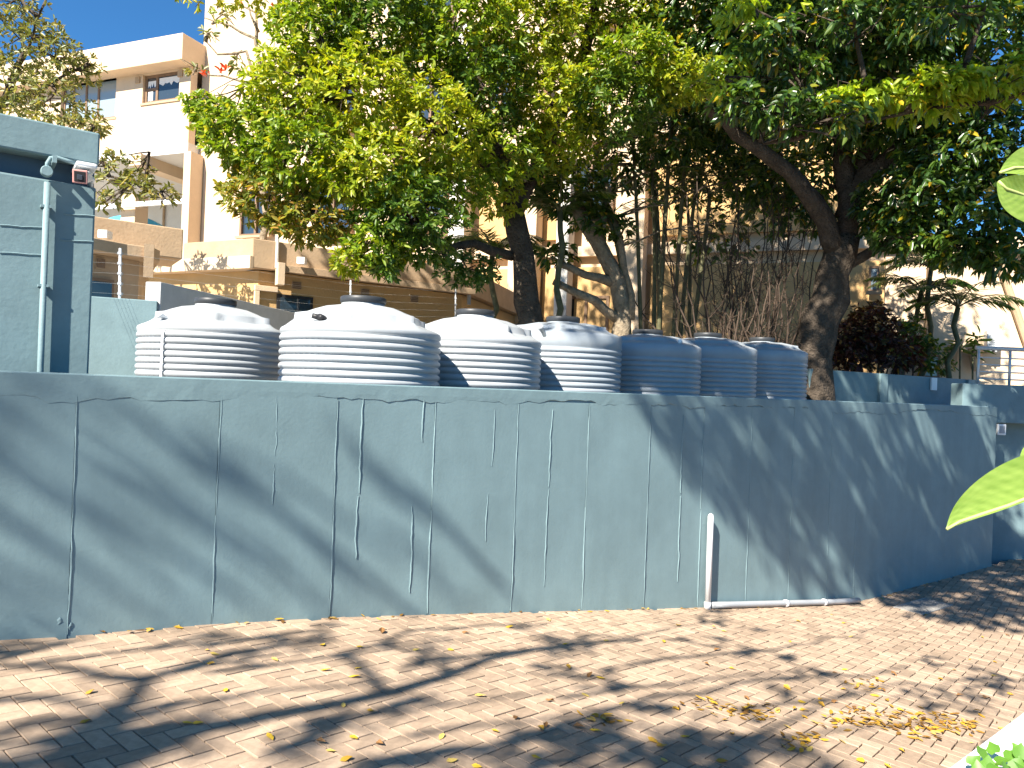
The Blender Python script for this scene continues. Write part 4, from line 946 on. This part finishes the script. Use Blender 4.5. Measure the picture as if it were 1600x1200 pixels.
# --- clumping cane stems
def frond(base, dirv, L, n, lw, ll, droop=.6, up=None):
    """pinnate frond -> rachis points, leaflet verts, quads"""
    dirv = np.array(dirv, float); dirv /= np.linalg.norm(dirv); pts = []; p = np.array(base, float); d = dirv.copy()
    for i in range(9):
        pts.append(p.copy()); p = p + d * L / 8; d[2] -= droop / 8 * 1.6; d /= np.linalg.norm(d)
    pts = np.array(pts); V = []; Q = []
    for i in range(n):
        f = .12 + .88 * i / (n - 1); x = f * 8; j = min(7, int(x)); c = pts[j] + (pts[j + 1] - pts[j]) * (x - j); t = pts[j + 1] - pts[j]; t /= np.linalg.norm(t)
        sd = np.cross(t, (0, 0, 1.)); sd /= np.linalg.norm(sd) + 1e-9
        for s_ in (-1, 1):
            q = sd * s_ * .8 + t * .6 + np.array([0, 0, -.35 + rng.normal(0, .12)]); q /= np.linalg.norm(q); l = ll * math.sin(math.pi * (.15 + .8 * f)) * (.85 + .3 * rng.random()); wv = np.cross(q, (0, 0, 1.)); wv /= np.linalg.norm(wv) + 1e-9
            k = len(V); V += [c, c + q * l * .4 + wv * lw / 2, c + q * l, c + q * l * .4 - wv * lw / 2]; Q.append((k, k + 1, k + 2, k + 3))
    return pts, V, Q
cb = at(1030, 520, 13.6); cb[2] = TER
cane = empty('bamboo_clump', tuple(cb))
stems = [((1000, 520), (985, 420), (950, 340), 13.4, .05), ((1012, 520), (1000, 400), (990, 240), 13.6, .045), ((1026, 520), (1040, 300), (1052, 160), 13.5, .05), ((1020, 520), (1030, 420), (1018, 260), 13.8, .045), ((1036, 520), (1034, 400), (1024, 300), 13.9, .055), ((1048, 520), (1060, 380), (1072, 230), 13.7, .045), ((1056, 520), (1068, 420), (1090, 280), 13.9, .05), ((1006, 520), (978, 430), (965, 390), 13.5, .05), ((1064, 520), (1100, 400), (1110, 300), 14.0, .05), ((1078, 520), (1082, 420), (1075, 330), 14.1, .045)]
lm = MB(); LV = []; LQ = []
for (a, b, c, d, r) in stems:
    p = [at(*a, d), at(*b, d), at(*c, d)]; p[0][2] = TER
    m_ = MB(); pts = [np.array(q) - cb for q in p]; sp_ = []
    for i in range(13):
        t = i / 12; q = (1 - t) ** 2 * pts[0] + 2 * t * (1 - t) * pts[1] + t * t * pts[2]; sp_.append(q)
    m_.tube(sp_, [r * (1.12 if i % 2 else .95) * (1 - .03 * i) for i in range(13)], 8).build('stem', M_cane, cane, smooth=True)
    for k in range(4):
        a_ = rng.random() * 6.28; dv = np.array([math.cos(a_), math.sin(a_), 1.0])
        fp, V, Q = frond(sp_[-1], dv, 1.1, 16, .035, .38, .9); lm.tube(fp, [.012] * 9, 4); kk = len(LV); LV += list(V); LQ += [tuple(i + kk for i in q) for q in Q]
lm.build('midribs', M_cane, cane)['kind'] = 'stuff'
quick_mesh('fronds', np.array(LV), np.array(LQ), GP, cane)['kind'] = 'stuff'
tag(cane, 'clump of slender upright bamboo like stems in front of the orange wall', 'bamboo')

# --- twiggy bare shrubs
def bare_shrub(u, v, d, w_, h_, n, label):
    b = at(u, v, d); b[2] = TER; r = empty('bare_shrub', tuple(b)); m_ = MB(); m2 = MB()
    hh = at(u, v - h_, d)[2] - TER
    for i in range(n):
        a = rng.normal(0, .32); e_ = np.array([a * w_ * d / F * 1.4, rng.normal(0, .3), hh * (.65 + .4 * rng.random())])
        o_ = limb(m_, [(rng.normal(0, .12), rng.normal(0, .1), 0), e_ * .5 + rng.normal(0, .08, 3), e_], .028, .008, 5)
        for k in range(9):
            st = o_[rng.integers(len(o_) // 3, len(o_))]; dv = unit(np.array([rng.normal(0, 1), rng.normal(0, .6), .5 + rng.random()])) * (.3 + .5 * rng.random())
            t_ = limb(m2, [st, st + dv * .5 + rng.normal(0, .04, 3), st + dv], .008, .003, 4)
            for q in range(3):
                s2 = t_[rng.integers(0, len(t_))]; limb(m2, [s2, s2 + unit(rng.normal(0, 1, 3) + np.array([0, 0, .4])) * .28], .004, .002, 3)
    m_.build('stems', M_twig, r, smooth=True)['kind'] = 'stuff'; m2.build('twigs', M_twig, r)['kind'] = 'stuff'
    tag(r, label, 'shrub'); return r
bare_shrub(1130, 520, 13.2, 120, 230, 24, 'bare twiggy shrub beside the bamboo stems')
bare_shrub(1210, 520, 13.0, 110, 215, 22, 'bare twiggy shrub against the thick forked trunk')

# --- red leaved shrub behind the garden wall
def leafy_shrub(name, u, v0, d, blobs, m, label, length=.13, width=.05, droop=.4, k=6):
    b = at(u, v0, d); b[2] = TER; hh = [np.array(b), np.array(b) + np.array([.05, 0, .8])]
    return tree(name, tuple(b), (hh, .06, .04), [], blobs, m, label, bark=M_twig, length=length, width=width, droop=droop, k=k, twigs=5, cat='shrub', shell=.3)
DR = 14.9
leafy_shrub('red_shrub', 1350, 570, DR, [B(1320, 530, DR, 38, 35, .5, 170), B(1365, 510, DR, 42, 40, .5, 190), B(1400, 550, DR, 40, 30, .5, 130), B(1330, 565, DR, 45, 20, .5, 110)], GR, 'dark red leaved shrub behind the garden wall')
leafy_shrub('green_shrub', 1420, 570, 15.6, [B(1420, 530, 15.6, 36, 40, .5, 110), B(1450, 560, 15.8, 40, 28, .5, 90)], G2, 'dark green shrub beside the red leaved shrub')

# --- palms at the right and behind the tree
def palm(u, v0, vt, d, lean, nf, L, label, r=.07, m=GP, name='palm', group=None, ll=.46, n=30, scale=1.0):
    b = at(u, v0, d); b[2] = TER; t = at(u + lean, vt, d); root = empty(name, tuple(b)); m_ = MB(); e_ = t - b
    pts = [np.array([0, 0, 0]), e_ * .5 + np.array([lean * .0, 0, 0]), e_]
    limb(m_, pts, r, r * .7, 10); m_.build('trunk', M_cane, root, smooth=True)
    for i in range(nf):
        a = 6.283 * i / nf + rng.normal(0, .2); dv = np.array([math.cos(a), math.sin(a) * .8, .55 + .6 * rng.random()])
        fp, V, Q = frond(e_, dv, L * (.8 + .4 * rng.random()), n, .05 * scale, ll, .95)
        f_ = quick_mesh('frond', np.array(V), np.array(Q), m, root)
        MB().tube(fp, [.016, .015, .014, .012, .011, .01, .008, .006, .004], 5).build('midrib', M_cane, f_)
    tag(root, label, 'palm', group); return root
palm(1475, 590, 480, 15.2, 22, 9, 1.25, 'feathery palm with a leaning trunk in front of the sunlit villa')
palm(1445, 590, 420, 15.6, 10, 9, 1.2, 'tall feathery palm beside the sunlit villa wall')
palm(1385, 590, 455, 15.9, 55, 8, 1.1, 'palm leaning over the green shrub')
palm(765, 520, 395, 13.6, 5, 11, 1.15, 'feathery palm tucked behind the spreading tree trunk')
palm(870, 520, 330, 13.0, 5, 9, 1.1, 'feathery palm between the spreading tree and the leaning tree')
# small rosette plants on stalks
for (u, v, lab) in [(1500, 538, 'small stalked rosette plant beside the palm'), (1520, 548, 'short stalked rosette plant behind the garden wall, middle of three'), (1527, 532, 'small stalked rosette plant closest to the railing')]:
    b = at(u, 600, 16.4); b[2] = TER; t = at(u, v, 16.4); r = empty('rosette_plant', tuple(b)); MB().tube([(0, 0, 0), (t - b) * .5 + np.array([.02, 0, 0]), t - b], .02, 6).build('stalk', M_cane, r, smooth=True)
    V, Q = leaves_at(np.array([t - b]), np.array([[0, 0, 1.]]), 14, .34, .06, 1.1, .5); quick_mesh('leaves', V, Q, GP, r)['kind'] = 'stuff'
    tag(r, lab, 'plant', 'rosette plants behind the garden wall')

# --- big leaves of a plant close to the viewer, at the right edge
def big_leaf(pts, widths, nrm, name, parent, off, fold=.25):
    pts = np.array(pts, float); n = len(pts); V = []; Q = []
    nrm = np.array(nrm, float) / np.linalg.norm(nrm)
    cols = [-1, -.66, -.33, 0, .33, .66, 1]
    for i in range(n):
        t = pts[min(i + 1, n - 1)] - pts[max(i - 1, 0)]; t /= np.linalg.norm(t); s_ = np.cross(nrm, t); s_ /= np.linalg.norm(s_)
        for c in cols:
            wv = widths[i][0] if c < 0 else widths[i][1]
            V.append(pts[i] + s_ * c * wv + nrm * (abs(c) ** 1.3 * wv * fold + .0012 * math.sin(i * 2.1 + c * 4)) - off)
    m = len(cols)
    for i in range(n - 1):
        for j in range(m - 1): b = i * m + j; Q.append((b, b + 1, b + m + 1, b + m))
    o = quick_mesh(name, np.array(V), np.array(Q), GB, parent); o.data.shade_smooth()
    uvl = o.data.uv_layers.new(name='UVMap')
    for lp_ in o.data.loops:
        i_, j_ = divmod(lp_.vertex_index, len(cols)); uvl.data[lp_.index].uv = (i_ / (n - 1) * 1.6 + .35 * abs(cols[j_]), cols[j_])
    s_ = o.modifiers.new('smooth', 'SUBSURF'); s_.levels = 2; s_.render_levels = 2
    MB().tube([p - off for p in pts], [.0045] * n, 6).build('midrib', MATS.get('rib') or mat('rib', (.40, .46, .16), .5), o, smooth=True)
    return o
pb = np.array([2.3, 1.8, .3]); bpl = empty('broad_leaf_plant', tuple(pb))
MB().tube([(0, 0, -.1), (.0, .02, .5), (.03, .05, 1.1), (.05, .1, 1.8)], [.03, .026, .02, .014], 10).build('stem', M_cane, bpl, smooth=True)
def petiole(p):
    e = np.array(p, float) - pb; st = np.array([.04, .08, min(1.75, e[2] - .05)])
    MB().tube([st, st * .6 + e * .4 + np.array([0, 0, .05]), st * .2 + e * .8 + np.array([0, 0, .03]), e], [.012, .009, .007, .005], 7).build('petiole', MATS.get('rib') or mat('rib', (.40, .46, .16), .5), bpl, smooth=True)
def lf(pix, d, widths, nrm, nm='leaf', fold=.25):
    P = [at(u, v, d + k) for u, v, k in pix]; petiole(P[-1]); return big_leaf(P, [(a * d / 1.55, b * d / 1.55) for a, b in widths], nrm, nm, bpl, pb, fold)
D0 = 2.0
lf([(1479, 827, .0), (1500, 815, 0), (1535, 803, 0), (1575, 790, 0), (1620, 772, 0), (1665, 752, 0), (1720, 740, .02)], D0, [(.002, .002), (.004, .030), (.006, .055), (.006, .072), (.006, .078), (.006, .07), (.003, .02)], (-.30, -.80, .48), fold=.42)
lf([(1594, 735, 0), (1610, 720, 0), (1640, 705, 0), (1690, 700, .05)], D0 + .1, [(.002, .002), (.02, .03), (.03, .04), (.01, .02)], (-.2, -.7, .6))
lf([(1562, 270, 0), (1585, 262, 0), (1620, 262, .02), (1665, 280, .04), (1700, 320, .06)], D0 + .1, [(.002, .002), (.018, .03), (.03, .06), (.04, .07), (.01, .01)], (-.4, -.8, .2))
lf([(1560, 283, 0), (1572, 295, 0), (1600, 305, .02), (1650, 315, .04), (1700, 330, .06)], D0 + .06, [(.006, .006), (.045, .03), (.065, .04), (.07, .05), (.01, .01)], (-.3, -.9, .05))
for a_, z_ in ((-.4, 1.7), (.3, 1.5), (1.0, 1.75), (-1.1, 1.35), (.7, 1.15)):       # the leaves on the far side of the stem
    dv = np.array([math.cos(a_), math.sin(a_), 0]); b0 = pb + np.array([.05, .1, z_])
    P = [b0 + dv * (.16 + .075 * q) + np.array([0, 0, .10 + .05 * q - .016 * q * q]) for q in range(7)]
    petiole(P[0]); big_leaf(P, [(.003, .003), (.05, .05), (.075, .075), (.08, .08), (.07, .07), (.045, .045), (.003, .003)], (-.25 * dv[0], -.25 * dv[1], .95), 'leaf', bpl, pb, .2)
tag(bpl, 'broad pale green leaves reaching in at the right edge in front of the wall', 'plant')

# --- white planter wall corner with ivy at the bottom right
pa = at(1478, 1205, 2.1); pc = at(1605, 1108, 2.1 * 1.18); zpl = .42
def at_z(u, v, z): r = ray(u, v); d = (z - EYE) / r[2]; return r * d + np.array([0, 0, EYE])
pa, pc = at_z(1470, 1208, zpl), at_z(1610, 1104, zpl); dd = (pc - pa)[:2]; dd /= np.linalg.norm(dd); nn = np.array([dd[1], -dd[0]])
plw = empty('planter_wall', (pa[0], pa[1], 0), math.atan2(dd[1], dd[0]))
MB().box(-1.2, 3.0, -.24, 0, -.9, zpl).build('wall', M_planter, plw, bevel=.008)
MB().box(-1.2, 3.0, -1.4, -.26, -.9, zpl - .06).build('soil', M_soil, plw)
tag(plw, 'white painted planter wall cutting across the bottom right corner', 'planter')
iv = empty('ivy', (pa[0], pa[1], zpl)); ivp = []; ivv = []; ivq = []
def ivy_leaf(c, size, nrm, roll):
    nrm = np.array(nrm) / np.linalg.norm(nrm); a = np.cross(nrm, (0, 0, 1.)); a /= np.linalg.norm(a); b = np.cross(a, nrm); ca, sa = math.cos(roll), math.sin(roll); a, b = a * ca + b * sa, b * ca - a * sa
    sh_ = [(0, -.40), (.34, -.56), (.56, -.30), (.58, .05), (.34, .30), (0, .80), (-.34, .30), (-.58, .05), (-.56, -.30), (-.34, -.56)]
    V = [np.array(c) + a * x * size + b * y * size + nrm * (abs(x) * .25 * size) for x, y in sh_]
    return MB().add(V, [(0, 1, 2, 3), (0, 3, 4, 5), (0, 5, 6, 7), (0, 7, 8, 9)])
k = 0
for (u, v, s_) in [(1640 + 30 * q + 20 * math.sin(q * 2.3), 1130 + 34 * math.sin(q * 1.7), .036) for q in range(16)] + [(1535, 1178, .035), (1552, 1170, .03), (1522, 1190, .03), (1545, 1196, .035), (1565, 1190, .03), (1580, 1182, .032), (1595, 1176, .034), (1590, 1196, .035), (1572, 1202, .035), (1610, 1190, .04), (1555, 1208, .04), (1530, 1205, .035), (1600, 1208, .04), (1588, 1168, .02)]:
    c = at_z(u, v, zpl + .03 + .03 * rng.random()) - np.array(iv.location)
    ivy_leaf(c, s_ * 1.15, (rng.normal(-.2, .3), -.6 + rng.normal(0, .2), .8), rng.normal(0, .8)).build('leaf', GI, iv, smooth=True)
vp = [at_z(u, v, zpl + .015) - np.array(iv.location) for u, v in [(1640, 1230), (1600, 1200), (1565, 1195), (1535, 1190)]]
MB().tube(vp, .004, 5).build('vine', M_cane, iv); tag(iv, 'bright green ivy trailing over the white planter wall', 'ivy')

# ------------------------------------------------------------------ fallen leaves
def leaf_mesh(nm, curl):
    V = [(-.5, 0, .05), (-.2, -.20, .10 * curl), (.2, -.17, .16 * curl), (.5, 0, .12 * curl), (.2, .17, .05), (-.2, .20, .18 * curl)]
    me = bpy.data.meshes.new(nm); me.from_pydata(V, [], [(0, 1, 2, 3), (0, 3, 4, 5)]); me.update(); return me
LM = []
for i, c in enumerate([(.52, .34, .03), (.42, .24, .03), (.20, .10, .035), (.55, .40, .10)]):
    mm = mat('fallen_leaf_%d' % i, c, .6, .15, 20, coord='Object'); me = leaf_mesh('fallen_leaf', .6 + .5 * (i % 3)); me.materials.append(mm); LM.append(me)
clusters = [(1180, 1115, 50, 14), (1340, 1125, 60, 22), (1430, 1130, 70, 26), (1490, 1140, 60, 22), (1350, 1070, 30, 8), (940, 1125, 25, 6), (1260, 1160, 40, 8), (1110, 1105, 40, 8)]
count = 0
def put_leaf(u, v, big=1.0):
    global count
    p = ground_at(u, v)
    if p[0] * N[0] + p[1] * N[1] < WALL_N + .06: return
    o = bpy.data.objects.new('fallen_leaf', LM[int(rng.choice([0, 0, 1, 1, 2, 3]))]); C.objects.link(o); s_ = (.045 + .03 * rng.random()) * big
    o.location = (p[0], p[1], p[2] + .004); o.scale = (s_, s_ * (.8 + .5 * rng.random()), s_); o.rotation_euler = (rng.normal(0, .12), rng.normal(0, .12), rng.random() * 6.28)
    tag(o, 'single fallen leaf lying loose on the brick paving', 'leaf', 'fallen leaves scattered on the paving'); count += 1
for i in range(100):
    u = 1600 * rng.random() ** .5; v = 960 + 240 * rng.random() ** 1.1
    if v < 1010 - u * .05: continue
    put_leaf(u, v)
for (u, v) in [(596, 988), (517, 1175), (145, 994), (352, 1080), (845, 1140), (852, 1135), (1060, 978), (1115, 980), (1320, 1047), (1345, 1190)]: put_leaf(u, v, 1.15)
PV = []; PD = []
for (u, v, r, n) in clusters:
    for i in range(n * 3):
        p = ground_at(u + rng.normal(0, r * .55), v + rng.normal(0, r * .16)); p[2] += .006 + .012 * rng.random(); PV.append(p); PD.append((rng.normal(0, .4), rng.normal(0, .4), .8))
for _ in range(70):                                     # bits that drifted against the foot of the wall
    q = sn(-1 + 13 * rng.random(), WALL_N + .015 + .05 * rng.random() ** 2); PV.append(np.array([q[0], q[1], gz(*q) + .008])); PD.append((rng.normal(0, .4), rng.normal(0, .4), .8))
V, Q = leaves_at(np.array(PV), unit(np.array(PD)), 1, .062, .026, 1.5, 0.0, .3)
_g = np.array([gz(a, b) for a, b in V[:, :2]]); V[:, 2] = _g + .004 + np.clip(V[:, 2] - _g, 0, .05) * .35
ll_ = quick_mesh('leaf_litter', V, Q, GL); tag(ll_, 'drifts of yellow fallen leaves on the paving near the planter', 'leaves', kind='stuff')
